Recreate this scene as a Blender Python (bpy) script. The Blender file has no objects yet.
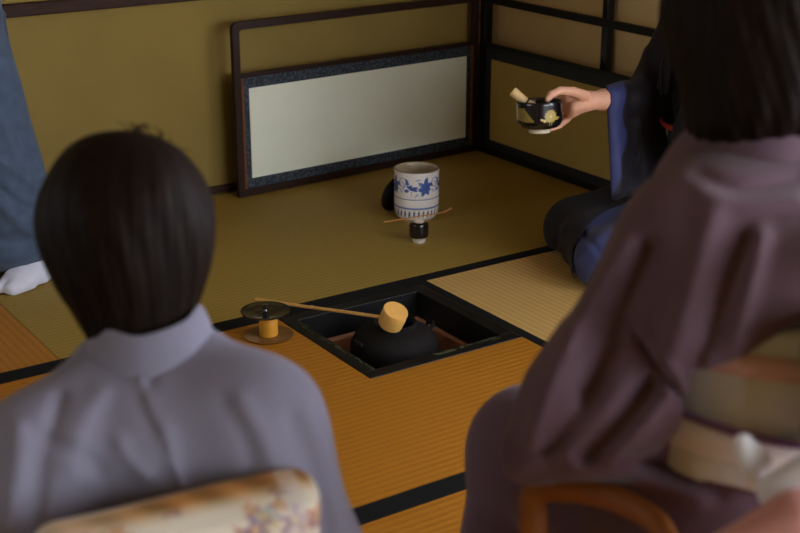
import bpy, math, random
import numpy as np
from mathutils import Vector, Matrix
random.seed(4); rng = np.random.default_rng(7)
PI = math.pi
scene = bpy.context.scene
COL = scene.collection

# ------------------------------------------------------------------ camera
F_PX, YAW, PITCH = 1333.6, 0.5895, 0.3455
CAM = np.array([-1.8876, -2.6836, 1.2254])
RH = np.array([math.cos(YAW), -math.sin(YAW), 0.0])
FH = np.array([math.sin(YAW), math.cos(YAW), 0.0])
FW = FH*math.cos(PITCH) + np.array([0, 0, -math.sin(PITCH)])
UP = np.cross(RH, FW)
cd = bpy.data.cameras.new('camera'); cam = bpy.data.objects.new('camera', cd); COL.objects.link(cam)
cam.matrix_world = Matrix(((RH[0], UP[0], -FW[0], CAM[0]), (RH[1], UP[1], -FW[1], CAM[1]), (RH[2], UP[2], -FW[2], CAM[2]), (0, 0, 0, 1)))
cd.sensor_width = 36; cd.lens = F_PX*36/800; cd.clip_start = .05
cd.dof.use_dof = True; cd.dof.focus_distance = 3.35; cd.dof.aperture_fstop = 4.6
scene.camera = cam

def Q(px, py, d):
    """a point in the guests' frame: right, forward, up, measured from the floor under the viewer"""
    a = (px-400)*d/F_PX; v = (266.5-py)*d/F_PX
    w = d*FW + v*UP
    return np.array([a, w@FH, CAM[2]+w[2]])
def W3(q): return CAM*[1, 1, 0] + RH*q[0] + FH*q[1] + np.array([0, 0, q[2]])
def P(px, py, d): return W3(Q(px, py, d))

# ------------------------------------------------------------------ materials
def lin(c):
    c = [x/255 for x in c]
    return [x/12.92 if x <= .04045 else ((x+.055)/1.055)**2.4 for x in c]
MATS = {}
def mat(name, rgb=None, rough=.6, spec=.5, metal=0, sheen=0, coat=0, noise=0, nscale=30, bump=0, bscale=200, attr=False, emit=None, estr=0, aniso_noise=None, trans=0):
    if name in MATS: return MATS[name]
    m = bpy.data.materials.new(name); m.use_nodes = True
    nt = m.node_tree; N = nt.nodes; L = nt.links; b = N['Principled BSDF']
    c = (*lin(rgb), 1) if rgb else (1, 1, 1, 1)
    b.inputs['Base Color'].default_value = c
    b.inputs['Roughness'].default_value = rough
    b.inputs['Specular IOR Level'].default_value = spec
    b.inputs['Metallic'].default_value = metal
    b.inputs['Sheen Weight'].default_value = sheen
    b.inputs['Sheen Roughness'].default_value = .5
    b.inputs['Coat Weight'].default_value = coat
    tc = N.new('ShaderNodeTexCoord')
    src = None
    if attr:
        a = N.new('ShaderNodeAttribute'); a.attribute_name = 'Col'; src = a.outputs['Color']
    if noise:
        n = N.new('ShaderNodeTexNoise'); n.inputs['Scale'].default_value = nscale; n.inputs['Detail'].default_value = 4
        if aniso_noise:
            mp = N.new('ShaderNodeMapping'); mp.inputs['Scale'].default_value = aniso_noise
            L.new(tc.outputs['Object'], mp.inputs['Vector']); L.new(mp.outputs[0], n.inputs['Vector'])
        else: L.new(tc.outputs['Object'], n.inputs['Vector'])
        mr = N.new('ShaderNodeMapRange'); mr.inputs['From Min'].default_value = .3; mr.inputs['From Max'].default_value = .7
        mr.inputs['To Min'].default_value = 1-noise; mr.inputs['To Max'].default_value = 1+noise
        L.new(n.outputs['Fac'], mr.inputs['Value'])
        mx = N.new('ShaderNodeVectorMath'); mx.operation = 'SCALE'
        if src: L.new(src, mx.inputs[0])
        else: mx.inputs[0].default_value = c[:3]
        L.new(mr.outputs[0], mx.inputs['Scale']); src = mx.outputs[0]
    if src: L.new(src, b.inputs['Base Color'])
    if bump:
        n2 = N.new('ShaderNodeTexNoise'); n2.inputs['Scale'].default_value = bscale; n2.inputs['Detail'].default_value = 3
        L.new(tc.outputs['Object'], n2.inputs['Vector'])
        bp = N.new('ShaderNodeBump'); bp.inputs['Strength'].default_value = bump; bp.inputs['Distance'].default_value = .002
        L.new(n2.outputs['Fac'], bp.inputs['Height']); L.new(bp.outputs[0], b.inputs['Normal'])
    if emit:
        b.inputs['Emission Color'].default_value = (*lin(emit), 1); b.inputs['Emission Strength'].default_value = estr
    MATS[name] = m; return m

def tatami(name, rgb, along_x):
    m = bpy.data.materials.new(name); m.use_nodes = True
    nt = m.node_tree; N = nt.nodes; L = nt.links; b = N['Principled BSDF']
    tc = N.new('ShaderNodeTexCoord'); sp = N.new('ShaderNodeSeparateXYZ'); L.new(tc.outputs['Object'], sp.inputs[0])
    v = sp.outputs['Y' if along_x else 'X']; u = sp.outputs['X' if along_x else 'Y']
    s = N.new('ShaderNodeMath'); s.operation = 'MULTIPLY'; s.inputs[1].default_value = 2*PI/.0185; L.new(v, s.inputs[0])
    sn = N.new('ShaderNodeMath'); sn.operation = 'SINE'; L.new(s.outputs[0], sn.inputs[0])
    # rushes: fine streaks running across the ribs
    mp = N.new('ShaderNodeMapping'); mp.inputs['Scale'].default_value = (420, 22, 1) if along_x else (22, 420, 1)
    L.new(tc.outputs['Object'], mp.inputs['Vector'])
    nz = N.new('ShaderNodeTexNoise'); nz.inputs['Scale'].default_value = 1; nz.inputs['Detail'].default_value = 3; L.new(mp.outputs[0], nz.inputs['Vector'])
    big = N.new('ShaderNodeTexNoise'); big.inputs['Scale'].default_value = 3.5; big.inputs['Detail'].default_value = 3; L.new(tc.outputs['Object'], big.inputs['Vector'])
    h = N.new('ShaderNodeMath'); h.operation = 'MULTIPLY_ADD'; h.inputs[1].default_value = .10; h.inputs[2].default_value = .80; L.new(sn.outputs[0], h.inputs[0])
    h2 = N.new('ShaderNodeMath'); h2.operation = 'MULTIPLY_ADD'; h2.inputs[1].default_value = .30; L.new(nz.outputs['Fac'], h2.inputs[0]); L.new(h.outputs[0], h2.inputs[2])
    h3 = N.new('ShaderNodeMath'); h3.operation = 'MULTIPLY_ADD'; h3.inputs[1].default_value = .16; L.new(big.outputs['Fac'], h3.inputs[0]); L.new(h2.outputs[0], h3.inputs[2])
    mx = N.new('ShaderNodeVectorMath'); mx.operation = 'SCALE'; mx.inputs[0].default_value = lin(rgb); L.new(h3.outputs[0], mx.inputs['Scale'])
    L.new(mx.outputs[0], b.inputs['Base Color'])
    bp = N.new('ShaderNodeBump'); bp.inputs['Strength'].default_value = .5; bp.inputs['Distance'].default_value = .0012
    hb = N.new('ShaderNodeMath'); hb.operation = 'MULTIPLY_ADD'; hb.inputs[1].default_value = .5; L.new(sn.outputs[0], hb.inputs[0]); L.new(nz.outputs['Fac'], hb.inputs[2])
    L.new(hb.outputs[0], bp.inputs['Height']); L.new(bp.outputs[0], b.inputs['Normal'])
    b.inputs['Roughness'].default_value = .62; b.inputs['Specular IOR Level'].default_value = .25
    return m

M_WALL = mat('olive_plaster', (146, 124, 66), .9, .2, noise=.07, nscale=5, bump=.25, bscale=350)
M_CEIL = mat('ceiling_wood', (120, 90, 55), .7, noise=.15, nscale=6, aniso_noise=(1, 12, 1))
M_BASE = mat('subfloor', (90, 65, 35), .8)
M_DWOOD = mat('dark_wood', (54, 31, 21), .65, .25, noise=.25, nscale=8, aniso_noise=(2, 2, 14))
M_LACQ = mat('brown_lacquer', (44, 26, 20), .45, .3)
M_ORANGE = mat('orange_wood', (118, 68, 28), .55, .25)
M_HERI = mat('black_cloth_border', (16, 17, 17), .85, .2, bump=.3, bscale=900)
M_BLACK = mat('black_lacquer', (11, 11, 12), .3, .4, coat=.15)
M_IRON = mat('cast_iron', (22, 19, 17), .75, .2, noise=.2, nscale=60, bump=.6, bscale=260)
M_CLAY = mat('hearth_clay', (190, 140, 108), .9, noise=.12, nscale=30, bump=.4, bscale=200)
M_ASH = mat('ash', (110, 104, 96), .95, bump=.6, bscale=90)
M_BAMBOO = mat('bamboo', (222, 170, 88), .42, noise=.1, nscale=20, aniso_noise=(1, 1, 6))
M_BAMBOO2 = mat('pale_bamboo', (222, 190, 130), .5, noise=.12, nscale=40)
M_BRONZE = mat('dark_bronze', (18, 19, 18), .12, .8, coat=.6)
M_ATTR = mat('glazed_paint', None, .22, .5, coat=.5, attr=True)
M_CLOTHP = mat('patterned_silk', None, .6, .25, sheen=.05, attr=True, bump=.25, bscale=700)
M_PAPER = mat('white_screen_paper', (238, 244, 224), .85, .2, noise=.03, nscale=4)
M_PAPER2 = mat('tan_screen_paper', (172, 146, 76), .85, .2, noise=.04, nscale=4)
M_FUSUMA = mat('sliding_door_paper', (200, 170, 116), .85, .2, noise=.05, nscale=5)
M_SKIN = mat('skin', (222, 168, 138), .5, .4, noise=.05, nscale=25)
M_HAIR = mat('dark_hair', (25, 15, 10), .6, .10, noise=.45, nscale=1, aniso_noise=(170, 170, 14), bump=.35, bscale=260)
M_EYE = mat('eye', (235, 230, 225), .2)
M_TABI = mat('white_cotton', (215, 218, 232), .85, .2, sheen=.2, bump=.3, bscale=400)

# ------------------------------------------------------------------ helpers
def tag(o, label=None, cat=None, group=None, kind=None):
    if label: o['label'] = label
    if cat: o['category'] = cat
    if group: o['group'] = group
    if kind: o['kind'] = kind
    return o
def empty(name, loc, label, cat, rz=0, group=None):
    o = bpy.data.objects.new(name, None); COL.objects.link(o); o.location = loc; o.rotation_euler = (0, 0, rz)
    o.empty_display_size = .05
    return tag(o, label, cat, group)
def mesh_obj(name, verts, faces, m, parent=None, smooth=False, loc=None, rot=None):
    me = bpy.data.meshes.new(name); me.from_pydata([tuple(map(float, v)) for v in verts], [], [tuple(int(i) for i in f) for f in faces]); me.update()
    if smooth: me.shade_smooth()
    for mm in (m if isinstance(m, list) else [m]): me.materials.append(mm)
    o = bpy.data.objects.new(name, me); COL.objects.link(o)
    if parent: o.parent = parent
    if loc is not None: o.location = loc
    if rot is not None: o.rotation_euler = rot
    return o
def bevel(o, w, seg=2):
    b = o.modifiers.new('bevel', 'BEVEL'); b.width = w; b.segments = seg; b.limit_method = 'ANGLE'; return o
class MB:
    def __init__(s): s.v = []; s.f = []; s.mi = []
    def box(s, x0, x1, y0, y1, z0, z1, mi=0):
        n = len(s.v)
        for z in (z0, z1):
            for x, y in ((x0, y0), (x1, y0), (x1, y1), (x0, y1)): s.v.append((x, y, z))
        for f in ((3, 2, 1, 0), (4, 5, 6, 7), (0, 1, 5, 4), (1, 2, 6, 5), (2, 3, 7, 6), (3, 0, 4, 7)):
            s.f.append(tuple(n+i for i in f)); s.mi.append(mi)
        return s
    def tube(s, pts, rad, seg=12, mi=0, flat=None):
        pts = [Vector(p) for p in pts]; n0 = len(s.v); n = len(pts)
        rad = rad if hasattr(rad, '__len__') else [rad]*n
        u = None
        for i, p in enumerate(pts):
            t = (pts[min(i+1, n-1)]-pts[max(i-1, 0)]).normalized()
            if u is None: u = t.orthogonal().normalized() if flat is None else (Vector(flat)-t*t.dot(Vector(flat))).normalized()
            else: u = (u-t*u.dot(t)).normalized()
            w = t.cross(u)
            r = rad[i]; ru, rw = (r if hasattr(r, '__len__') else (r, r))
            for k in range(seg):
                a = 2*PI*k/seg; s.v.append(tuple(p+u*(ru*math.cos(a))+w*(rw*math.sin(a))))
        for i in range(n-1):
            for k in range(seg):
                a = n0+i*seg+k; b = n0+i*seg+(k+1) % seg
                s.f.append((a, b, b+seg, a+seg)); s.mi.append(mi)
        s.f.append(tuple(n0+k for k in reversed(range(seg)))); s.f.append(tuple(n0+(n-1)*seg+k for k in range(seg))); s.mi += [mi, mi]
        return s
    def lathe(s, prof, seg=64, c=(0, 0), mi=0):
        n0 = len(s.v); n = len(prof)
        for r, z in prof:
            for k in range(seg):
                a = 2*PI*k/seg; s.v.append((c[0]+r*math.cos(a), c[1]+r*math.sin(a), z))
        for i in range(n-1):
            for k in range(seg):
                a = n0+i*seg+k; b = n0+i*seg+(k+1) % seg
                s.f.append((a, b, b+seg, a+seg)); s.mi.append(mi)
        s.f.append(tuple(n0+k for k in reversed(range(seg)))); s.f.append(tuple(n0+(n-1)*seg+k for k in range(seg))); s.mi += [mi, mi]
        return s
    def build(s, name, m, parent=None, smooth=False, loc=None, rot=None, bev=0):
        o = mesh_obj(name, s.v, s.f, m, parent, smooth, loc, rot)
        for p, i in zip(o.data.polygons, s.mi): p.material_index = i
        if smooth: o.data.set_sharp_from_angle(angle=math.radians(50))
        if bev: bevel(o, bev)
        return o
def paint(o, fn):
    me = o.data; co = np.zeros(len(me.vertices)*3); me.vertices.foreach_get('co', co); co = co.reshape(-1, 3)
    c = fn(co); c = np.where(c <= .04045, c/12.92, ((c+.055)/1.055)**2.4)
    at = me.color_attributes.new('Col', 'FLOAT_COLOR', 'POINT')
    at.data.foreach_set('color', np.concatenate([c, np.ones((len(c), 1))], 1).astype(np.float32).ravel())
def srgb(r, g, b): return np.array([r, g, b])/255.
def spline(pts, n=24):
    pts = np.array(pts, float); m = len(pts); out = []
    e = np.vstack([2*pts[0]-pts[1], pts, 2*pts[-1]-pts[-2]])
    for i in range(m-1):
        p0, p1, p2, p3 = e[i:i+4]
        for t in np.linspace(0, 1, n, endpoint=False):
            out.append(.5*((2*p1)+(-p0+p2)*t+(2*p0-5*p1+4*p2-p3)*t*t+(-p0+3*p1-3*p2+p3)*t**3))
    out.append(pts[-1]); return np.array(out)

# ------------------------------------------------------------------ distance-field modelling
def smin(a, b, k):
    if k <= 0: return np.minimum(a, b)
    h = np.clip(.5+.5*(b-a)/k, 0, 1); return b*(1-h)+a*h-k*h*(1-h)
def smax(a, b, k): return -smin(-a, -b, k)
def cap(a, b, ra, rb):
    a = np.array(a, float); b = np.array(b, float); ab = b-a; L2 = max(ab@ab, 1e-12)
    def f(p):
        t = np.clip((p-a)@ab/L2, 0, 1)
        return np.linalg.norm(p-a-t[:, None]*ab, axis=1)-(ra+(rb-ra)*t)
    return f
def ell(c, r, R=None):
    c = np.array(c, float); r = np.array(r, float)
    def f(p):
        q = p-c
        if R is not None: q = q@R
        k0 = np.linalg.norm(q/r, axis=1); k1 = np.linalg.norm(q/(r*r), axis=1)+1e-9
        return k0*(k0-1)/k1
    return f
def rbox(c, hs, rr, R=None):
    c = np.array(c, float); hs = np.array(hs, float)-rr
    def f(p):
        q = p-c
        if R is not None: q = q@R
        q = np.abs(q)-hs
        return np.linalg.norm(np.maximum(q, 0), axis=1)+np.minimum(q.max(1), 0)-rr
    return f
def tri(a, b, c, th):
    a, b, c = (np.array(x, float) for x in (a, b, c)); n = np.cross(b-a, c-a); n /= np.linalg.norm(n)
    def seg(p, u, v):
        w = v-u; t = np.clip((p-u)@w/(w@w), 0, 1); return np.linalg.norm(p-u-t[:, None]*w, axis=1)
    def f(p):
        s = np.ones(len(p), bool)
        for u, v in ((a, b), (b, c), (c, a)): s &= ((p-u)@np.cross(n, v-u)) >= 0
        d = np.minimum(np.minimum(seg(p, a, b), seg(p, b, c)), seg(p, c, a))
        return np.where(s, np.abs((p-a)@n), d)-th
    return f
def quad(a, b, c, d, th):
    t1 = tri(a, b, c, th); t2 = tri(a, c, d, th)
    return lambda p: np.minimum(t1(p), t2(p))
def vloft(rows, e=2.0):
    """rows (z, cx, cy, ax, by): a column of superellipse sections"""
    R_ = np.array(sorted(rows)); z = R_[:, 0]
    def f(p):
        zz = np.clip(p[:, 2], z[0], z[-1])
        cx, cy, ax, by = (np.interp(zz, z, R_[:, i]) for i in (1, 2, 3, 4))
        q = (np.abs((p[:, 0]-cx)/ax)**e+np.abs((p[:, 1]-cy)/by)**e)**(1/e)
        d = (q-1)*np.minimum(ax, by)*.9
        return np.maximum(d, np.maximum(z[0]-p[:, 2], p[:, 2]-z[-1]))
    return f
def halfspace(pt, n):
    pt = np.array(pt, float); n = np.array(n, float)/np.linalg.norm(n)
    return lambda p: (p-pt)@n      # inside where negative
def folds(lst):
    """lst of (polyline, amplitude, width)"""
    L_ = [(np.array(spline(pl, 5)), a, w) for pl, a, w in lst]
    def f(p):
        out = np.zeros(len(p))
        for pl, a, w in L_:
            c = pl.mean(0); rr = np.linalg.norm(pl-c, axis=1).max()+3*w
            m = np.linalg.norm(p-c, axis=1) < rr
            if not m.any(): continue
            q = p[m]; d2 = np.full(len(q), 1e9)
            for u, v in zip(pl[:-1], pl[1:]):
                s = v-u; t = np.clip((q-u)@s/(s@s+1e-12), 0, 1); d2 = np.minimum(d2, ((q-u-t[:, None]*s)**2).sum(1))
            out[m] += a*np.exp(-d2/(w*w))
        return out
    return f
def wob(scale, amp, seed=0):
    r = np.random.default_rng(seed); K = r.normal(size=(7, 3))*scale; ph = r.uniform(0, 6.28, 7)
    return lambda p: amp*np.sin(p@K.T+ph).sum(1)/3
class Shape:
    def __init__(s): s.ops = []; s.disp = []
    def u(s, f, k=0.0): s.ops.append(('u', f, k)); return s
    def cut(s, f, k=0.0): s.ops.append(('s', f, k)); return s
    def clip(s, f, k=0.0): s.ops.append(('i', f, k)); return s
    def d(s, f): s.disp.append(f); return s
    def ev(s, p, keep=None):
        d = None
        for i, (o, f, k) in enumerate(s.ops):
            if keep is not None and not keep[i]: continue
            v = f(p)
            if d is None: d = v
            elif o == 'u': d = smin(d, v, k)
            elif o == 's': d = smax(d, -v, k)
            else: d = smax(d, v, k)
        for g in s.disp: d = d-g(p)
        return d
    def __call__(s, p): return s.ev(p)
    def mesh(s, lo, hi, h, B=10):
        lo = np.array(lo, float); nb = np.maximum(1, np.ceil((np.array(hi)-lo)/(h*B)).astype(int))
        bi = np.stack(np.meshgrid(*[np.arange(n) for n in nb], indexing='ij'), -1).reshape(-1, 3)
        cen = lo+(bi+.5)*B*h; rad = B*h*.87
        tot = s.ev(cen)
        pv = [f(cen) if o == 'u' else None for o, f, k in s.ops]
        act = np.where(np.abs(tot) < rad*1.7+.01)[0]
        g = np.arange(B+1); G = np.stack(np.meshgrid(g, g, g, indexing='ij'), -1).reshape(-1, 3)
        NB = 2**20; cid = []; cpos = []; quads = []
        key = lambda c: (c[..., 0]*NB+c[..., 1])*NB+c[..., 2]
        off = np.array([[0, 0, 0], [1, 0, 0], [0, 1, 0], [1, 1, 0], [0, 0, 1], [1, 0, 1], [0, 1, 1], [1, 1, 1]])
        edges = [(a, b) for a in range(8) for b in range(a+1, 8) if np.abs(off[a]-off[b]).sum() == 1]
        for bidx in act:
            keep = [True if v is None else v[bidx] < tot[bidx]+rad*2.6+.05+s.ops[i][2] for i, v in enumerate(pv)]
            if not any(k and s.ops[i][0] == 'u' for i, k in enumerate(keep)): continue
            base = bi[bidx]*B
            V = s.ev(lo+(base+G)*h, keep).reshape(B+1, B+1, B+1)
            sg = V < 0
            if sg.all() or not sg.any(): continue
            c8 = np.stack([V[o[0]:B+o[0], o[1]:B+o[1], o[2]:B+o[2]] for o in off], -1)
            m = (c8 < 0); mm = m.any(-1) & ~m.all(-1)
            ci = np.argwhere(mm); vals = c8[mm]; acc = np.zeros((len(ci), 3)); cnt = np.zeros(len(ci))
            for a, b in edges:
                va, vb = vals[:, a], vals[:, b]; x = (va < 0) != (vb < 0)
                t = np.where(x, va/(va-vb+1e-20), 0)[:, None]
                acc += np.where(x[:, None], off[a]+(off[b]-off[a])*t, 0); cnt += x
            cid.append(key(ci+base)); cpos.append(lo+(ci+base+acc/cnt[:, None])*h)
            for ax in range(3):
                A = V[:B, :B, :B]; o = [0, 0, 0]; o[ax] = 1; Bv = V[o[0]:B+o[0], o[1]:B+o[1], o[2]:B+o[2]]
                x = (A < 0) != (Bv < 0); e = np.argwhere(x)
                if not len(e): continue
                e = e+base; u, v = [(1, 2), (2, 0), (0, 1)][ax]; du = np.zeros(3, int); du[u] = 1; dv = np.zeros(3, int); dv[v] = 1
                q = np.stack([key(e-du-dv), key(e-dv), key(e), key(e-du)], -1)
                inn = (A < 0)[x]; q[~inn] = q[~inn][:, ::-1]; quads.append(q)
        cid = np.concatenate(cid); cpos = np.concatenate(cpos); q = np.concatenate(quads)
        o = np.argsort(cid); cid = cid[o]; cpos = cpos[o]
        ix = np.searchsorted(cid, q); ix = np.clip(ix, 0, len(cid)-1); ok = (cid[ix] == q).all(1)
        return cpos, ix[ok]
def sdf_obj(name, sh, lo, hi, h, m, parent, origin=(0, 0, 0), sm=2):
    v, f = sh.mesh(lo, hi, h)
    if sm:
        for _ in range(sm):
            acc = np.zeros_like(v); cnt = np.zeros(len(v))
            for i in range(4):
                a, b = f[:, i], f[:, (i+1) % 4]
                for k in range(3): acc[:, k] += np.bincount(a, v[b, k], len(v))+np.bincount(b, v[a, k], len(v))
                cnt += np.bincount(a, minlength=len(v))+np.bincount(b, minlength=len(v))
            ok = cnt > 0; v[ok] += .55*(acc[ok]/cnt[ok, None]-v[ok])
    me = bpy.data.meshes.new(name); v = v-np.array(origin)
    me.vertices.add(len(v)); me.vertices.foreach_set('co', v.astype(np.float32).ravel())
    me.loops.add(len(f)*4); me.loops.foreach_set('vertex_index', f.astype(np.int32).ravel())
    me.polygons.add(len(f)); me.polygons.foreach_set('loop_start', np.arange(0, len(f)*4, 4, dtype=np.int32))
    me.update(calc_edges=True); me.validate(); me.shade_smooth(); me.materials.append(m)
    o = bpy.data.objects.new(name, me); COL.objects.link(o); o.parent = parent
    return o

# ------------------------------------------------------------------ the room
XW, YW, XL, YF, ZC = .975, 1.062, -3.3, -4.4, 2.35
HX0, HX1, HY0, HY1 = -.454, -.028, -.424, 0.0       # hearth opening
b = MB()
b.box(XL, HX0, YF, YW, -.45, -.051); b.box(HX1, XW, YF, YW, -.45, -.051); b.box(HX0, HX1, YF, HY0, -.45, -.051); b.box(HX0, HX1, HY1, YW, -.45, -.051)
tag(b.build('floor', M_BASE), kind='structure')
tag(MB().box(XL, XW, YF, YW, ZC, ZC+.05).build('ceiling', M_CEIL), kind='structure')
tag(MB().box(XL-.1, XW+.1, YW, YW+.1, -.051, ZC).build('wall_back', M_WALL), kind='structure')
# right wall: sliding doors beside the host, window further back
b = MB(); b.box(XW, XW+.1, -1.0, YW, 1.8, ZC); b.box(XW+.1, XW+.14, -1.3, YW+.1, -.051, ZC); b.box(XW, XW+.1, -1.3, -1.0, -.051, ZC); b.box(XW, XW+.1, YF, -1.3, 1.95, ZC); b.box(XW, XW+.1, YF, -1.3, -.051, .45); b.box(XW, XW+.1, YF, -3.7, .45, 1.95)
tag(b.build('wall_right', M_WALL), kind='structure')
b = MB(); b.box(XL-.1, XL, YF, -.5, -.051, ZC); b.box(XL-.1, XL, .75, YW, -.051, ZC); b.box(XL-.1, XL, -.5, .75, -.051, .5); b.box(XL-.1, XL, -.5, .75, 1.9, ZC)
tag(b.build('wall_left', M_WALL), kind='structure')
b = MB(); b.box(XL-.1, XW+.1, YF-.1, YF, -.051, .5); b.box(XL-.1, XW+.1, YF-.1, YF, 1.9, ZC); b.box(XL-.1, -1.1, YF-.1, YF, .5, 1.9); b.box(.85, XW+.1, YF-.1, YF, .5, 1.9)
tag(b.build('wall_front', M_WALL), kind='structure')
def shoji(name, axis, u0, u1, z0, z1, pos, strength, rgb, nx, nz, inward):
    g = MB(); p = MB()
    def bx(mb, a0, a1, d0, d1, c0, c1):
        d0, d1 = sorted((pos+inward*d0, pos+inward*d1))
        if axis == 'x': mb.box(d0, d1, a0, a1, c0, c1)
        else: mb.box(a0, a1, d0, d1, c0, c1)
    for i in range(nx+1):
        a = u0+(u1-u0)*i/nx; w = .02 if i in (0, nx) else .006
        bx(g, max(u0, a-w), min(u1, a+w), -.045, -.015, z0, z1)
    for i in range(nz+1):
        c = z0+(z1-z0)*i/nz; w = .02 if i in (0, nz) else .006
        bx(g, u0, u1, -.045, -.015, max(z0, c-w), min(z1, c+w))
    bx(p, u0, u1, -.052, -.047, z0, z1)
    w_ = tag(g.build(name, M_DWOOD), kind='structure')
    o = p.build('window_paper', mat('daylit_paper_'+name, (235, 232, 220), .9, emit=rgb, estr=strength), w_)
    return w_
shoji('window_1', 'x', -3.7, -1.3, .45, 1.95, XW, 9, (236, 240, 255), 8, 5, -1)
shoji('window_2', 'y', -1.1, .85, .5, 1.9, YF, 7.2, (232, 240, 250), 8, 5, 1)

shoji('added_fill_window', 'x', -.5, .75, .5, 1.9, XL, 2.4, (226, 236, 250), 6, 5, 1)  # added fill light: weak glowing left-wall window that brightens the right-hand panel
# sliding paper doors behind the folding screen
def fusuma(name, y0, y1, x):
    r = MB(); r.box(x-.008, x+.02, y0, y0+.026, 0, 1.79); r.box(x-.008, x+.02, y1-.026, y1, 0, 1.79); r.box(x-.008, x+.02, y0+.026, y1-.026, 0, .03); r.box(x-.008, x+.02, y0+.026, y1-.026, 1.76, 1.79)
    o = tag(r.build(name, M_BLACK, bev=.002), kind='structure')
    MB().box(x+.002, x+.014, y0+.026, y1-.026, .03, 1.76).build('door_paper', M_FUSUMA, o)
DY = .435
fusuma('door_1', DY, YW-.002, XW+.012); fusuma('door_2', -.985, DY+.058, XW+.045)
tag(MB().box(XW, XW+.1, -1.0, YW, -.051, -.0005).build('trim_3', M_DWOOD), kind='structure')
tag(MB().box(XW-.03, XW+.1, -1.0, YW, 1.79, 1.83).build('trim_1', M_DWOOD), kind='structure')
z1_, z2_ = None, None
def on_back(px, py):
    d = FW+RH*(px-400)/F_PX+UP*(266.5-py)/F_PX; t = (YW-.03-CAM[1])/d[1]; return CAM+d*t
RZ0 = on_back(10, 18)[2]; RZ1 = on_back(10, 5)[2]
tag(MB().box(XL, .955, YW-.03, YW-.001, RZ0, RZ1).build('trim_2', M_DWOOD, bev=.003), kind='structure')
tag(MB().box(XL, .95, YW-.022, YW-.001, 0.001, .022).build('baseboard_back', M_DWOOD, bev=.002), kind='structure')
tag(MB().box(XL, XL+.02, YF, YW, 0.001, .022).build('baseboard_left', M_DWOOD), kind='structure')

# ------------------------------------------------------------------ tatami mats
def mat_obj(label, boxes, borders, m):
    x = (boxes[0][0]+boxes[0][1])/2; y = (boxes[0][2]+boxes[0][3])/2
    r = empty('tatami_mat', (x, y, -.05), label, 'tatami mat', group='tatami mats on the floor')
    b = MB()
    for a in boxes: b.box(a[0]-x, a[1]-x, a[2]-y, a[3]-y, 0, .05)
    b.build('woven_surface', m, r)
    for a in borders:
        MB().box(a[0]-x, a[1]-x, a[2]-y, a[3]-y, .0502, .0512).build('cloth_border', M_HERI, r)
T_OL = tatami('tatami_olive', (156, 129, 58), True); T_OR = tatami('tatami_amber', (166, 108, 25), True)
T_OR2 = tatami('tatami_amber_left', (168, 112, 38), False); T_TAN = tatami('tatami_tan', (196, 160, 94), False)
g_ = .0008
mat_obj('olive green tatami mat under the water jar, in front of the low folding screen', [(-.985+g_, .96, .016+g_, 1.03)], [(-.984, .958, .0164, .056)], T_OL)
mat_obj('amber tatami mat cut out around the sunken hearth, ribs running lengthwise', [(-1.94, HX0-g_, -.908+g_, .016-g_), (HX0-g_, HX1-g_, -.908+g_, HY0-g_)], [(-1.939, HX1-g_, -.908, -.880), (-1.939, HX0-g_, -.0, .0162), (HX0-g_, HX1-g_, .0, .0162)], T_OR)
mat_obj('orange brown tatami mat at the left edge, below the white-socked foot', [(-1.94, -.985-g_, .016+g_, 1.03)], [(-1.939, -.986, .0164, .056)], T_OR2)
mat_obj('light tan tatami mat right of the hearth, touching the host\'s knees', [(HX1+g_, .96, -1.9, .016-g_)], [(HX1+g_, .0, -1.899, .0158)], T_TAN)
mat_obj('amber tatami mat in front, beyond the lower black border, under the two seated guests', [(-1.94, HX1-g_, -1.86, -.908-g_)], [(-1.939, HX1-2*g_, -.936, -.9082)], T_OR)
mat_obj('amber tatami mat behind the guests at the back of the room', [(-1.94, HX1-g_, -2.8, -1.86-g_)], [], T_OR)

# ------------------------------------------------------------------ low folding screen
LW_, SH, SM = .978, .552, .378
M_HFRAME = mat('dull_black_lacquer', (13, 13, 13), .5, .25)
def leaf(parent, dark=False):
    r = MB()
    # outline of the frame with a rounded outer top corner, local x along the leaf (0 = outer end), y thickness
    def frame_outline(off, rad):
        pts = [(off, off)]
        for k in range(7):
            a = PI-k*PI/12; pts.append((off+rad+rad*math.cos(a), SH-off-rad+rad*math.sin(a)))
        pts += [(LW_-off, SH-off), (LW_-off, off)]
        return pts
    o = frame_outline(0, .022); i = frame_outline(.024, .010); n = len(o)
    for y in (-.009, .009):
        r.v += [(x, y, z) for x, z in o]+[(x, y, z) for x, z in i]
    for k in range(n):
        a, b_ = k, (k+1) % n
        r.f += [(a, a+n, b_+n, b_), (2*n+a, 2*n+b_, 3*n+b_, 3*n+a), (a, b_, 2*n+b_, 2*n+a), (n+a, 3*n+a, 3*n+b_, n+b_)]; r.mi += [0]*4
    fm = M_HFRAME if dark else M_LACQ
    lf = r.build('screen_leaf', fm, parent, bev=.0015)
    MB().box(.024, LW_-.024, -.008, .008, SM, SM+.014).build('middle_rail', fm, lf, bev=.0015)
    MB().box(.030, LW_-.030, -.004, .004, .024, SM).build('brocade_border', M_BROC2 if dark else M_BROC, lf)
    if dark: return lf
    MB().box(.024, .031, -.0075, .0075, .024, SM).build('edge_strip', M_ORANGE, lf)
    MB().box(LW_-.031, LW_-.024, -.0075, .0075, .024, SM).build('edge_strip', M_ORANGE, lf)
    return lf
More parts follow.
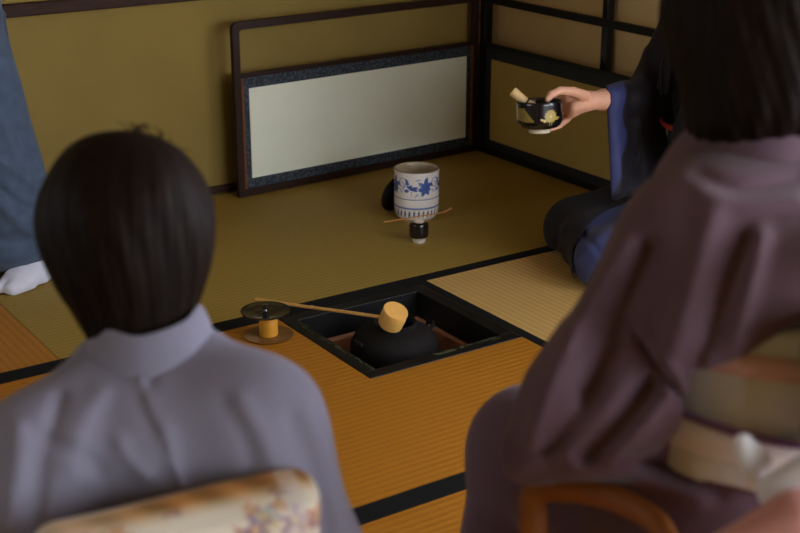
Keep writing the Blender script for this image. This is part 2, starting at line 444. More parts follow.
# brocade: blue-grey with a small repeated dark motif
def brocade(nm, ca, cb_):
    m = bpy.data.materials.new(nm); m.use_nodes = True; N = m.node_tree.nodes; L = m.node_tree.links; b = N['Principled BSDF']
    tc = N.new('ShaderNodeTexCoord'); v = N.new('ShaderNodeTexVoronoi'); v.inputs['Scale'].default_value = 95; L.new(tc.outputs['Object'], v.inputs['Vector'])
    w = N.new('ShaderNodeTexNoise'); w.inputs['Scale'].default_value = 130; L.new(tc.outputs['Object'], w.inputs['Vector'])
    a = N.new('ShaderNodeMath'); a.operation = 'MULTIPLY'; L.new(v.outputs['Distance'], a.inputs[0]); L.new(w.outputs['Fac'], a.inputs[1])
    cr = N.new('ShaderNodeValToRGB'); cr.color_ramp.elements[0].position = .14; cr.color_ramp.elements[0].color = (*lin(ca), 1)
    cr.color_ramp.elements[1].position = .28; cr.color_ramp.elements[1].color = (*lin(cb_), 1)
    L.new(a.outputs[0], cr.inputs[0]); L.new(cr.outputs[0], b.inputs['Base Color']); b.inputs['Roughness'].default_value = .7
    return m
M_BROC = brocade('blue_brocade', (66, 78, 88), (34, 42, 52)); M_BROC2 = brocade('ink_brocade', (26, 28, 32), (14, 15, 18))
SX0, SY0 = -.066, 1.018
scr = empty('folding_screen', (SX0+LW_+.012, SY0, 0), 'low two-leaf folding screen with white paper panel and blue patterned border in the corner', 'folding screen')
ang = .055
l1 = leaf(scr); l1.rotation_euler = (0, 0, ang); l1.location = (-.012-LW_*math.cos(ang), -LW_*math.sin(ang), .0015)
MB().box(.052, LW_-.052, -.0062, .0055, .056, SM-.034).build('white_panel', M_PAPER, l1)
l2 = leaf(scr, True); l2.matrix_local = Matrix.Translation((-.002, -.012-LW_, .0015)) @ Matrix(((0, 1, 0, 0), (1, 0, 0, 0), (0, 0, 1, 0), (0, 0, 0, 1)))
MB().box(.054, LW_-.066, -.0062, .0055, .054, SM-.040).build('tan_panel', M_PAPER2, l2)
for z in (.09, .46): MB().box(-.011, -.001, -.014, -.004, z, z+.03).build('hinge', M_ORANGE, scr)

# ------------------------------------------------------------------ sunken hearth
cx, cy = (HX0+HX1)/2, (HY0+HY1)/2
h = empty('sunken_hearth', (cx, cy, -.39), 'square sunken hearth with a black lacquered frame cut into the tatami', 'hearth')
def ring(mb, ox0, ox1, oy0, oy1, w, z0, z1, mi=0):
    mb.box(ox0, ox1, oy0, oy0+w, z0, z1, mi); mb.box(ox0, ox1, oy1-w, oy1, z0, z1, mi)
    mb.box(ox0, ox0+w, oy0+w, oy1-w, z0, z1, mi); mb.box(ox1-w, ox1, oy0+w, oy1-w, z0, z1, mi); return mb
hw = (HX1-HX0)/2-.0008; hd = (HY1-HY0)/2-.0008
ring(MB(), -hw, hw, -hd, hd, .036, .39-.068, .39+.0015).build('hearth_frame', M_HFRAME, h, bev=.002)
M_GOLD = mat('gold_inlay', (92, 98, 66), .5, metal=.3)
dm = MB(); rr = random.Random(3)
def flecks(x0, x1, y0, y1, n):
    for _ in range(n):
        x = rr.uniform(x0, x1); y = rr.uniform(y0, y1); a = rr.uniform(-.5, .5)+(PI/2 if y1-y0 > x1-x0 else 0); l = rr.uniform(.003, .009); w = rr.uniform(.0006, .0014)
        c, s = math.cos(a), math.sin(a); n0 = len(dm.v)
        for z in (.3916, .3920):
            for u, v in ((-l, -w), (l, -w), (l, w), (-l, w)): dm.v.append((x+u*c-v*s, y+u*s+v*c, z))
        for f in ((3, 2, 1, 0), (4, 5, 6, 7), (0, 1, 5, 4), (1, 2, 6, 5), (2, 3, 7, 6), (3, 0, 4, 7)): dm.f.append(tuple(n0+i for i in f)); dm.mi.append(0)
flecks(-hw+.022, -hw+.034, -hd+.03, hd-.04, 46); flecks(-.02, .17, -hd+.020, -hd+.033, 30)
tag(dm.build('inlaid_decoration', M_GOLD, h), kind='stuff')
ring(MB(), -hw+.006, hw-.006, -hd+.006, hd-.006, .042, .02, .39-.069).build('clay_wall', M_CLAY, h, bev=.004)
sh = Shape().u(lambda p: p[:, 2]-(.10+.05*np.clip(1-np.hypot(p[:, 0], p[:, 1])/.15, 0, 1))).clip(rbox((0, 0, .06), (hw-.050, hd-.050, .10), .004)).d(wob(60, .002, 3))
sdf_obj('ash_bed', sh, (-.2, -.2, -.06), (.2, .2, .2), .008, M_ASH, h)
for k in range(3):
    a = 2*PI*k/3+.4; MB().tube([(.075*math.cos(a), .075*math.sin(a), .08), (.08*math.cos(a), .08*math.sin(a), .232), (.055*math.cos(a), .055*math.sin(a), .236)], .005, 10).build('trivet_prong', M_IRON, h, smooth=True)

# iron kettle
KC = (cx+.004, cy+.02)
k = empty('iron_kettle', (*KC, -.152), 'round black cast iron kettle sitting in the sunken hearth, a ladle over its mouth', 'kettle')
prof = [(.0, 0), (.05, .001), (.075, .008), (.095, .028), (.105, .055), (.1085, .085), (.107, .105), (.1, .122), (.087, .136), (.07, .146), (.058, .150), (.054, .152), (.054, .160), (.050, .162), (.047, .159), (.047, .145), (.06, .138), (.08, .125), (.092, .105), (.094, .07), (.07, .02), (0, .012)]
prof = [(max(r, .0005), z) for r, z in prof]
MB().lathe(prof, 96).build('kettle_body', M_IRON, k, smooth=True)
for s in (-1, 1):
    MB().tube([(s*.098, -.008, .122), (s*.106, -.012, .130), (s*.112, 0, .134), (s*.106, .012, .130), (s*.098, .008, .122)], .005, 10).build('lug', M_IRON, k, smooth=True)
MB().lathe([(.0005, .118), (.085, .118), (.085, .120), (.0005, .120)], 48).build('water', mat('dark_water', (12, 14, 14), .05), k)

# ladle: cup turned bottom-up on the kettle mouth, handle end on the mat
cup0 = P(390, 324, 3.165)
ax = Vector(tuple(-.62*FW+.78*(.40*RH+.915*UP))).normalized()
lad = empty('bamboo_ladle', tuple(cup0), 'bamboo water ladle lying upside down across the kettle, its long handle reaching left', 'ladle')
q_ = Vector((0, 0, 1)).rotation_difference(ax)
cupm = MB().lathe([(.0278, 0), (.0295, .001), (.0305, .020), (.0305, .044), (.0295, .0460), (.0005, .0460), (.0005, .0440), (.0285, .0420), (.0270, .002)], 56)
co = cupm.build('ladle_cup', M_BAMBOO, lad, smooth=True); co.rotation_mode = 'QUATERNION'; co.rotation_quaternion = q_
he = P(256, 301.5, 3.372); he[2] = .0065
hs = P(381, 317.0, 3.150)
mid = (he+hs)/2; dirv = he-hs
pts = [Vector(hs-cup0-dirv*.03), Vector(hs+dirv*.3-cup0), Vector(hs+dirv*.6-cup0+np.array([0, 0, -.001])), Vector(he-cup0)]
hb = MB().tube(spline([tuple(p) for p in pts], 10), [( .0052, .0034)]*31, 12, flat=(0, 0, 1)) if False else MB().tube(spline([tuple(p) for p in pts], 10), .0042, 12)
hb.build('ladle_handle', M_BAMBOO, lad, smooth=True)
nd = pts[0]*.45+pts[3]*.55; dn = (pts[3]-pts[0]).normalized()*.002
MB().tube([tuple(nd-dn), tuple(nd), tuple(nd+dn)], [.0042, .0052, .0042], 12).build('bamboo_node', M_BAMBOO, lad, smooth=True)

# thin brown disc + lid rest + kettle lid
fb = P(269, 335, 3.16); fb[2] = 0; fb = fb
LX, LY = -.522, -.082
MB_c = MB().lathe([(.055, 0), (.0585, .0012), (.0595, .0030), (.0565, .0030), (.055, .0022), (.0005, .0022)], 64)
tag(MB_c.build('disc', mat('brown_disc', (120, 82, 34), .45, coat=.1), smooth=True, loc=(LX, LY, .0004)), 'flat round brown disc on the tatami below the bamboo lid rest', 'disc')
M_BAMG = mat('golden_bamboo', (205, 145, 48), .4, noise=.1, nscale=30)
rest = MB().lathe([(.0215, 0), (.0222, .002), (.0215, .028), (.0222, .031), (.0213, .034), (.0213, .054), (.0175, .054), (.017, .01), (.0005, .009)], 48)
tag(rest.build('lid_rest', M_BAMG, smooth=True, loc=(LX, LY, .0030)), 'short bamboo tube lid rest standing on the brown disc, left of the hearth', 'lid rest')
lid = empty('kettle_lid', (LX-.004, LY+.005, .0578), 'dark bronze kettle lid with a knob balanced on the bamboo lid rest', 'lid')
MB().lathe([(.0005, 0), (.04, .0), (.055, .0012), (.0585, .0030), (.0588, .0062), (.0565, .0062), (.046, .0052), (.040, .0046), (.02, .0048), (.0005, .0052)], 72).build('lid_plate', M_BRONZE, lid, smooth=True)
MB().lathe([(.006, .0045), (.0045, .009), (.0075, .013), (.0085, .016), (.006, .0195), (.0005, .0205)], 32).build('knob', M_BRONZE, lid, smooth=True)

# ------------------------------------------------------------------ water jar
JX, JY = .292, .486
jar = empty('water_jar', (JX, JY, 0), 'white crackled water jar with blue painted flowers near the folding screen', 'jar')
R0 = .0675
oprof = [(.0005, .004), (.046, .004), (.048, .0), (.054, .0), (.056, .005), (.0625, .013), (.0665, .022), (.0675, .032)]
oprof += [(R0, z) for z in np.linspace(.042, .145, 75)] + [(R0+.0008, .149), (R0+.0012, .152), (R0, .155), (R0-.003, .156), (R0-.006, .1545), (R0-.0075, .150)]
oprof += [(R0-.0078, z) for z in np.linspace(.145, .03, 20)] + [(.04, .02), (.0005, .018)]
jb = MB().lathe(oprof, 300).build('jar_body', M_ATTR, jar, smooth=True)
base_dir = math.atan2(CAM[1]-JY, CAM[0]-JX)
def jar_paint(co):
    th = np.arctan2(co[:, 1], co[:, 0])-base_dir; th = (th+PI) % (2*PI)-PI
    r = np.hypot(co[:, 0], co[:, 1]); z = co[:, 2]
    s = th*R0      # arc length, + = to the right seen from the camera
    c = np.tile(srgb(238, 233, 226), (len(co), 1))
    n = .5+.5*np.sin(s*310+2*np.sin(z*260))*np.sin(z*290+1.7*np.sin(s*240)); c *= (1-.05*n)[:, None]
    outer = r > R0-.004
    blue = srgb(62, 88, 158); pale = srgb(140, 158, 200)
    def put(m, col, a=1.0): 
        m = m & outer; c[m] = c[m]*(1-a)+col*a
    def petal(cx_, cz_, ang, L_, w_, col, a=1):
        u = (s-cx_)*math.cos(ang)+(z-cz_)*math.sin(ang); v = -(s-cx_)*math.sin(ang)+(z-cz_)*math.cos(ang)
        t = u/L_; put((t > 0) & (t < 1) & (np.abs(v) < w_*np.sin(np.clip(t, 0, 1)*PI)**.8), col, a)
    for k0 in range(-4, 5):
        off = k0*.106
        # large lily
        for a_, L_ in ((80, .030), (35, .024), (140, .024), (-20, .018), (200, .020), (-60, .022), (250, .024)):
            petal(.026+off, .109, math.radians(a_), L_*1.15, .0066, blue, .92)
        # bird-like leaf cluster
        for a_, L_, x_, z_ in ((20, .026, -.022, .106), (150, .020, -.012, .108), (-25, .020, -.016, .112), (75, .016, -.02, .106), (190, .016, -.022, .104)):
            petal(x_+off, z_-.003, math.radians(a_), L_*1.1, .0052, blue, .88)
        for a_, L_, x_, z_ in ((120, .022, -.036, .112), (60, .020, -.046, .098), (-70, .022, .008, .128), (-110, .02, .052, .13), (230, .018, .006, .094), (-40, .02, .046, .106), (10, .02, -.005, .132)):
            petal(x_+off, z_, math.radians(a_), L_, .0022, pale, .9)
        for a_, L_, x_, z_ in ((60, .018, -.034, .118), (110, .016, -.028, .122), (10, .016, -.036, .120), (-50, .014, .044, .122), (-100, .016, .040, .120)):
            petal(x_+off, z_, math.radians(a_), L_, .0042, blue, .8)
        # stem scrolls
        d_ = np.abs(np.hypot(s-(.0+off), z-.092)-.016); put((d_ < .0011) & (z > .086), blue, .7)
        d_ = np.abs(np.hypot(s-(-.044+off), z-.124)-.013); put((d_ < .0011), blue, .7)
    for zz, w_ in ((.0735, .0015), (.0465, .0018), (.0438, .0008), (.1465, .0012)): put(np.abs(z-zz) < w_, blue, .7)
    ph = (s/.0142) % 1
    put((z > .014) & (z < .042) & (np.abs(ph-.5-(z-.028)*9) < .26*(1-np.abs(z-.028)/.016)) , srgb(52, 66, 120), .9)
    m = (z > .1525); c[m] = c[m]*.25+srgb(118, 88, 62)*.75
    m = (r < R0-.005) & (z > .02); c[m] = srgb(172, 156, 128)
    m = z < .006; c[m] = srgb(170, 140, 110)
    return c
paint(jb, jar_paint)
# its lid leaning against the far left side
ldc = P(396.5, 196, 4.12)
jl = empty('jar_lid', tuple(ldc), 'round black lacquer lid leaning behind the left side of the water jar', 'lid')
nrm = Vector((CAM[0]-ldc[0], CAM[1]-ldc[1], .9)).normalized()
phi = math.radians(42)
jn = -RH*math.cos(phi)+FH*math.sin(phi)                 # away from the jar
jp = np.array([JX, JY, 0])+jn*(R0+.016)
jl.location = (*jp[:2], .056)
lb = MB().lathe([(.0005, 0), (.055, 0), (.058, .002), (.058, .006), (.0555, .0075), (.03, .009), (.0005, .0095)], 64)
lm = lb.build('lid_disc', M_BLACK, jl, smooth=True)
zq = Vector(tuple(jn*.97+np.array([0, 0, .24]))).normalized()
lm.rotation_mode = 'QUATERNION'; lm.rotation_quaternion = Vector((0, 0, 1)).rotation_difference(zq)
kn = MB().lathe([(.006, .008), (.004, .012), (.007, .017), (.0005, .020)], 24).build('knob', M_BLACK, jl, smooth=True)
kn.rotation_mode = 'QUATERNION'; kn.rotation_quaternion = lm.rotation_quaternion

# ------------------------------------------------------------------ tea caddy and scoop
CX, CY = .166, .290
cad = empty('tea_caddy', (CX, CY, 0), 'small glossy black tea caddy with pale foot and ivory lid before the water jar', 'caddy')
cb = MB().lathe([(.0005, .003), (.014, .003), (.0155, 0), (.017, .0), (.0205, .010), (.0240, .0165), (.0268, .0175), (.0278, .024), (.0280, .050), (.0262, .0565), (.020, .0592), (.0172, .0595), (.0165, .0605), (.0150, .0605), (.0150, .056), (.023, .050), (.024, .026), (.0005, .012)], 96).build('caddy_body', M_ATTR, cad, smooth=True)
def cad_paint(co):
    c = np.tile(srgb(14, 12, 12), (len(co), 1)); z = co[:, 2]; r = np.hypot(co[:, 0], co[:, 1]); th = np.arctan2(co[:, 1], co[:, 0])
    m = (z < .0168) ; c[m] = srgb(206, 200, 190); return c
paint(cb, cad_paint)
MB().lathe([(.0005, .0585), (.0145, .0602), (.0150, .0612), (.0138, .0625), (.006, .0638), (.0035, .0642), (.0042, .0668), (.0005, .0675)], 48).build('caddy_lid', mat('ivory', (226, 214, 190), .4), cad, smooth=True)
s0 = P(384, 222.5, 3.763); s1 = P(451, 211.5, 3.859)
sc_mid = (s0+s1)/2; ZS = .0678
sc = MB(); pl = []
for t in np.linspace(0, 1, 22):
    q = s0+(s1-s0)*t; z = ZS+.002+.003*math.sin(t*PI)*0+ (.010*max(0, (t-.86)/.14)**1.6)
    pl.append((q[0]-s0[0], q[1]-s0[1], z-ZS))
sc.tube(pl, [(.0014, .0028+.0022*max(0, (t-.8)/.2)) for t in np.linspace(0, 1, 22)], 12, flat=(0, 0, 1))
so = sc.build('tea_scoop', mat('smoked_bamboo', (196, 138, 74), .45), smooth=True, loc=(s0[0], s0[1], ZS-.0005))
tag(so, 'thin brown bamboo tea scoop laid across the black tea caddy', 'scoop')

# ------------------------------------------------------------------ tea bowl and whisk
BB = P(539.5, 128, 3.41)
bax = Vector(tuple(np.array([0, 0, 1.])+FH*.10-RH*.03)).normalized()
bowl = empty('tea_bowl', tuple(BB), 'black tea bowl with a gold chrysanthemum held out in the kneeling host\'s hand', 'bowl')
bq = Vector((0, 0, 1)).rotation_difference(bax)
bp_ = [(.0005, -.006), (.022, -.006), (.024, -.011), (.0275, -.011), (.0285, -.004), (.030, .001), (.045, .003), (.0545, .010), (.0585, .020)]
bp_ += [(.0590, z) for z in np.linspace(.024, .064, 60)] + [(.0585, .069), (.0572, .0708), (.0555, .069), (.0545, .062), (.0545, .022), (.048, .009), (.02, .005), (.0005, .004)]
bo = MB().lathe(bp_, 280).build('bowl_body', M_ATTR, bowl, smooth=True); bo.rotation_mode = 'QUATERNION'; bo.rotation_quaternion = bq
bdir = math.atan2(CAM[1]-BB[1], CAM[0]-BB[0])
def bowl_paint(co):
    th = np.arctan2(co[:, 1], co[:, 0])-bdir; th = (th+PI) % (2*PI)-PI; s = th*.059; z = co[:, 2]; r = np.hypot(co[:, 0], co[:, 1])
    c = np.tile(srgb(10, 11, 15), (len(co), 1)); gold = srgb(168, 148, 72); g2 = srgb(206, 190, 128)
    out = (r > .0565) & (z > .012)
    x = s-.0305; y = z-.036; rr_ = np.hypot(x, y); an = np.arctan2(y, x)
    m = out & (rr_ < .0165*(1+.07*np.cos(an*14))); c[m] = gold
    m = out & (rr_ < .0165) & (np.cos(an*14) > .72) & (rr_ > .004) & (rr_ < .0135); c[m] = g2
    m = out & (rr_ < .0035); c[m] = g2
    m = out & (s > .042) & (s < .060) & (np.abs(z-.030-(s-.05)*.2) < .0045*(1-np.abs(s-.05)/.012)); c[m] = gold
    m = out & (s > .004) & (s < .018) & (np.abs(z-.027+(s-.01)*.3) < .0028); c[m] = g2
    # triangular gold cloud on the left
    m = out & (s < -.012) & (s > -.085) & (z > .020+(s+.012)*-.1) & (z < .024+(-.012-s)*1.1) & (z < .056); c[m] = gold*.85
    m = m & (np.sin(s*420+z*300) > .8); c[m] = gold*.75
    m = (z < .0005); c[m] = srgb(214, 206, 178)
    m = (r < .0560) & (z > .003); c[m] = srgb(24, 22, 20)
    return c
paint(bo, bowl_paint)
wh0 = np.array(P(531, 107, 3.405)); wh1 = np.array(P(512.5, 91, 3.40))
wax = Vector(tuple(wh1-wh0)).normalized(); WL = float(np.linalg.norm(wh1-wh0))
whk = empty('tea_whisk', tuple(wh0), 'pale bamboo tea whisk standing in the black bowl, its round handle sticking out', 'whisk')
wq = Vector((0, 0, 1)).rotation_difference(wax)
def wput(o): o.rotation_mode = 'QUATERNION'; o.rotation_quaternion = wq; return o
wput(MB().lathe([(.0005, .016), (.0115, .016), (.0120, .020), (.0122, WL-.004), (.0115, WL), (.008, WL), (.0075, WL-.01), (.0005, WL-.012)], 40).build('whisk_handle', M_BAMBOO2, whk, smooth=True))
tm = MB()
for kk in range(40):
    a = 2*PI*kk/40; c_, s_ = math.cos(a), math.sin(a)
    tm.tube([(.0108*c_, .0108*s_, .018), (.0135*c_, .0135*s_, .006), (.0175*c_, .0175*s_, -.012), (.0168*c_, .0168*s_, -.024), (.0135*c_, .0135*s_, -.029)], .0007, 5)
wput(tag(tm.build('tines', M_BAMBOO2, whk), kind='stuff'))
wput(MB().lathe([(.0120, .0145), (.0132, .0155), (.0132, .0185), (.0120, .0195)], 32).build('thread_ring', mat('black_thread', (24, 20, 18), .8), whk, smooth=True))

# ------------------------------------------------------------------ people
def basis(fwd, up):
    f = np.array(fwd, float); f /= np.linalg.norm(f); r = np.cross(f, up); r /= np.linalg.norm(r); return np.stack([r, f, np.cross(r, f)], 1)
def head_ops(S, c, Rm, s=1.0):
    c = np.array(c, float); T = lambda x, y, z: c+Rm@(np.array([x, y, z])*s)
    E = lambda p, r, k: S.u(ell(T(*p), np.array(r)*s, Rm), k)
    E((0, -.012, .030), (.074, .094, .088), .01); E((0, .022, -.035), (.056, .068, .078), .035); E((0, .058, -.085), (.024, .024, .02), .03)
    S.u(cap(T(0, .088, .012), T(0, .106, -.022), .007*s, .0115*s), .012)
    S.u(cap(T(-.011, .096, -.026), T(.011, .096, -.026), .007*s, .007*s), .008)
    S.u(cap(T(-.03, .083, .034), T(.03, .083, .034), .010*s, .010*s), .012)
    for q in (-1, 1):
        S.cut(ell(T(q*.031, .100, .012), np.array([.017, .012, .011])*s, Rm), .012)
        S.u(ell(T(q*.031, .080, .010), np.array([.014, .012, .011])*s, Rm), .006)
        S.u(cap(T(q*.012, .090, -.051), T(0, .0945, -.0500), .0045*s, .0055*s), .004)
        S.u(cap(T(q*.012, .088, -.0575), T(0, .0925, -.0590), .005*s, .006*s), .004)
        S.u(ell(T(q*.076, -.006, .0), np.array([.008, .017, .030])*s, Rm), .006)
        S.cut(ell(T(q*.084, -.002, .004), np.array([.006, .009, .015])*s, Rm), .004)
    S.cut(cap(T(-.02, .099, -.0545), T(.02, .099, -.0545), .0025*s, .0025*s), .003)
def hand_ops(S, w, d, n, side, s=1.0, curl=.5):
    """w wrist, d towards the fingers, n out of the back of the hand, side = +1 when the thumb lies along cross(d,n)"""
    d = np.array(d, float)/np.linalg.norm(d); n = np.array(n, float); n -= d*(n@d); n /= np.linalg.norm(n); t = np.cross(d, n)*side; w = np.array(w, float)
    T = lambda x, y, z: w+(d*x+t*y+n*z)*s
    for y in (-.024, -.008, .008, .024): S.u(cap(T(.015, y*.75, 0), T(.080, y, .002), .014*s, .0115*s), .012)
    for y, L_ in ((.026, .068), (.0085, .076), (-.009, .070), (-.026, .055)):
        p0 = T(.084, y, .001); a = .25*curl; p1 = p0+(d*math.cos(a)-n*math.sin(a))*L_*.45*s; a = 1.1*curl; p2 = p1+(d*math.cos(a)-n*math.sin(a))*L_*.32*s; a = 1.8*curl; p3 = p2+(d*math.cos(a)-n*math.sin(a))*L_*.25*s
        S.u(cap(p0, p1, .0095*s, .0085*s), .004); S.u(cap(p1, p2, .0085*s, .0078*s), .002); S.u(cap(p2, p3, .0078*s, .0068*s), .002)
    q0 = T(.018, .022, -.004); q1 = T(.046, .044, -.012); q2 = T(.072, .052, -.018); q3 = T(.092, .053, -.022)
    S.u(cap(q0, q1, .015*s, .012*s), .012); S.u(cap(q1, q2, .0115*s, .010*s), .003); S.u(cap(q2, q3, .010*s, .008*s), .002)
def limbs(S, J):
    for a, b_, ra, rb, k in J: S.u(cap(a, b_, ra, rb), k)
proj_q = lambda p: (lambda d: (400+p[:, 0]/d*F_PX, 266.5-((p[:, 2]-CAM[2])*math.cos(PITCH)+p[:, 1]*math.sin(PITCH))/d*F_PX, d))(p[:, 1]*math.cos(PITCH)+(CAM[2]-p[:, 2])*math.sin(PITCH))
def to_q(p): w = p-np.array([CAM[0], CAM[1], 0]); return np.stack([w@RH, w@FH, p[:, 2]], 1)
def creases(lst, dmax, world=False):
    """cloth creases: polylines seen from the viewer's side, raised (+) or sunk (-), on surfaces nearer than dmax"""
    A = [(np.array(spline(pl, 6)), a, w) for pl, a, w in lst]
    def f(p):
        q = to_q(p) if world else p
        x, y, d = proj_q(q); out = np.zeros(len(p)); m0 = d < dmax
        xy = np.stack([x, y], 1)
        for pl, a, w in A:
            lo = pl.min(0)-3*w; hi = pl.max(0)+3*w
            m = m0 & (xy > lo).all(1) & (xy < hi).all(1)
            if not m.any(): continue
            q_ = xy[m]; d2 = np.full(len(q_), 1e9)
            for u, v in zip(pl[:-1], pl[1:]):
                s = v-u; t = np.clip((q_-u)@s/(s@s+1e-9), 0, 1); d2 = np.minimum(d2, ((q_-u-t[:, None]*s)**2).sum(1))
            out[m] += a*np.exp(-d2/(w*w))
        return out
    return f
def ribbon(name, pts, flat, ru, rw, m, parent, org, seg=16):
    o = np.array(org); pts = [tuple(np.array(p)-o) for p in pts]
    return MB().tube(pts, [(ru, rw)]*len(pts), seg, flat=flat).build(name, m, parent, smooth=True)
def fabric(name, rgb, rough=.8, sheen=.3, noise=.06, nscale=9, bump=.35): return mat(name, rgb, rough, .3, sheen=sheen, noise=noise, nscale=nscale, bump=bump, bscale=650)
M_LAV = fabric('lavender_grey_silk', (134, 132, 151), .75, .15); M_PLUM = fabric('plum_silk', (98, 74, 86), .75, .15); M_PLUM2 = fabric('plum_silk_dark', (86, 64, 84), .75)
M_NAVY = fabric('ink_silk', (25, 21, 28), .8, .05); M_NAVY2 = fabric('navy_silk', (56, 62, 104), .75, .1); M_BLUE = fabric('slate_blue_silk', (70, 88, 110), .75, .15, noise=.16, nscale=35)
M_CREAM = fabric('cream_satin', (228, 231, 234), .4, .2); M_SAGE = fabric('sage_silk', (206, 210, 204), .5, .1); M_SAGE2 = fabric('sage_silk_knot', (150, 142, 120), .5, .1)

# ---- guest on the left, seen from behind
def guest_root(q, label): 
    r = empty('person', W3(np.array([q[0], q[1], 0])), label, 'person', rz=-YAW); return r, np.array([q[0], q[1], 0.])
gl, O = guest_root((-.25, 1.36), 'person with short dark hair in a lavender grey kimono, seen from behind at lower left')
hc = Q(128, 243, 1.50); Rm = basis((-.10, 1, -.28), (0, 0, 1))
nb = Q(148, 346, 1.46); shR = Q(258, 420, 1.44); shL = Q(36, 460, 1.40); elR = Q(300, 570, 1.42); elL = Q(-15, 600, 1.36)
wrR = elR+[-.13, .22, -.04]; wrL = elL+[.12, .22, -.04]
pel = np.array([-.20, 1.33, .15])
S = Shape(); head_ops(S, hc, Rm)
limbs(S, [(hc+[0, -.01, -.05], nb+[0, .015, -.02], .052, .056, .02), (nb+[0, .03, -.07], (-.21, 1.37, .40), .055, .085, .05), ((-.21, 1.37, .40), pel, .085, .12, .04), (shL+[.02, .02, 0], shR+[-.02, .02, 0], .04, .04, .05),
          (shR, elR, .042, .036, .03), (elR, wrR, .036, .024, .01), (shL, elL, .042, .036, .03), (elL, wrL, .036, .024, .01),
          (pel+[.09, 0, -.02], pel+[.11, .40, -.07], .085, .055, .04), (pel+[-.09, 0, -.02], pel+[-.09, .42, -.07], .085, .055, .04),
          (pel+[.11, .40, -.09], pel+[.10, .03, -.11], .045, .035, .02), (pel+[-.09, .42, -.09], pel+[-.09, .03, -.11], .045, .035, .02)])
hand_ops(S, wrR, (-.5, .8, -.25), (0.1, .25, 1), -1); hand_ops(S, wrL, (.5, .8, -.25), (0, .25, 1), 1)
sdf_obj('body', S, (-.65, .95, 0), (.25, 2.05, 1.0), .0045, M_SKIN, gl, O, 1)
S = Shape().u(ell(hc+Rm@np.array([0, -.012, .030]), (.098, .110, .096), Rm)).u(ell(hc+Rm@np.array([.008, -.028, -.030]), (.076, .080, .078), Rm), .04).u(ell(hc+Rm@np.array([0.010, -.042, -.092]), (.052, .046, .058), Rm), .03)
S.cut(ell(hc+Rm@np.array([0, .105, -.055]), (.068, .07, .095), Rm), .015)
def strands(hc, Rm, amp, n):
    def f(p):
        q = (p-hc)@Rm; th = np.arctan2(q[:, 0], -q[:, 1]); el_ = q[:, 2]
        return amp*(np.sin(th*n+3*np.sin(el_*25))+.7*np.sin(th*n*2.3+5*np.sin(el_*18+1)))*np.clip(1.2-el_/.12, .2, 1)
    return f
S.d(strands(hc, Rm, .0008, 26)).d(wob(38, .0018, 5))
hair = sdf_obj('hair', S, hc-.2, hc+.2, .003, M_HAIR, gl, O, 1)
sb = MB()
for i in range(30):
    a = rng.uniform(-.6, 1.6); e = rng.uniform(.7, 1.5); n = Rm@np.array([math.cos(a)*math.cos(e), math.sin(a)*math.cos(e), math.sin(e)])
    p = hc+Rm@(np.array([.097, .11, .104])*(Rm.T@n))+Rm@np.array([0, -.012, .028]); t = np.cross(n, rng.normal(size=3)); t /= np.linalg.norm(t)
    p = p-n*.012; sb.tube([p-O-n*.004, p-O+n*.006+t*.006, p-O+n*.012+t*.013, p-O+n*.015+t*.020], [.0008, .0007, .0006, .0004], 4)
sb.build('loose_strands', M_HAIR, gl)
# kimono
S = Shape()
limbs(S, [(nb+[0, .03, -.045], nb+[.02, .01, -.13], .066, .098, .06), (nb+[.02, .01, -.13], (-.215, 1.345, .42), .098, .125, .06), ((-.215, 1.345, .42), pel, .125, .16, .06),
          (shL, shR, .046, .046, .09), (shR, elR, .058, .068, .05), (shL, elL, .058, .070, .05), (elR, wrR, .066, .06, .03), (elL, wrL, .066, .06, .03),
          (nb+[-.05, .01, -.035], shL, .038, .05, .05), (nb+[.05, .01, -.035], shR, .038, .05, .05),
          (pel+[.09, 0, -.02], pel+[.10, .42, -.07], .13, .08, .06), (pel+[-.09, 0, -.02], pel+[-.09, .44, -.07], .13, .08, .06), (pel+[0, .1, -.05], pel+[0, .40, -.07], .12, .08, .06), (pel+[0, -.02, -.06], pel+[0, -.1, -.09], .11, .06, .05)])
S.u(tri(wrR+[0, -.02, .03], wrR+[.02, -.16, -.27], elR+[0, .03, 0], .014), .03).u(tri(wrR+[0, -.02, .03], wrR+[-.01, .02, -.20], wrR+[.02, -.16, -.27], .014), .03)
S.u(tri(wrL+[0, -.02, .03], wrL+[-.02, -.16, -.27], elL+[0, .03, 0], .014), .03).u(tri(wrL+[0, -.02, .03], wrL+[.01, .02, -.20], wrL+[-.02, -.16, -.27], .014), .03)
S.cut(cap(nb+[0, .01, .035], hc, .050, .062), .008)
S.clip(lambda p: .004-p[:, 2], .01)
S.cut(cap(wrR+[-.005, .01, 0], wrR+[-.1, .15, -.05], .040, .045), .01).cut(cap(wrL+[.005, .01, 0], wrL+[.1, .15, -.05], .040, .045), .01)
S.d(creases([([(138, 372), (150, 405), (166, 440), (176, 470), (186, 500)], .0045, 4), ([(166, 425), (172, 442)], .003, 6), ([(150, 380), (140, 400), (152, 430)], -.003, 7),
             ([(118, 440), (128, 458), (146, 476)], .006, 7), ([(100, 470), (60, 445), (30, 430)], -.005, 9), ([(240, 400), (265, 440), (278, 480)], .005, 10), ([(225, 400), (245, 440), (255, 478)], -.003, 9),
             ([(292, 420), (312, 470), (325, 533)], -.006, 7), ([(305, 400), (328, 460), (342, 533)], .004, 8), ([(60, 400), (42, 460), (35, 533)], -.008, 9), ([(100, 390), (80, 430), (70, 470)], .005, 10), ([(20, 430), (10, 533)], .006, 10)], 1.5)).d(wob(16, .0022, 9))
sdf_obj('kimono', S, (-.70, .95, 0), (.30, 2.0, .85), .0045, M_LAV, gl, O, 2)
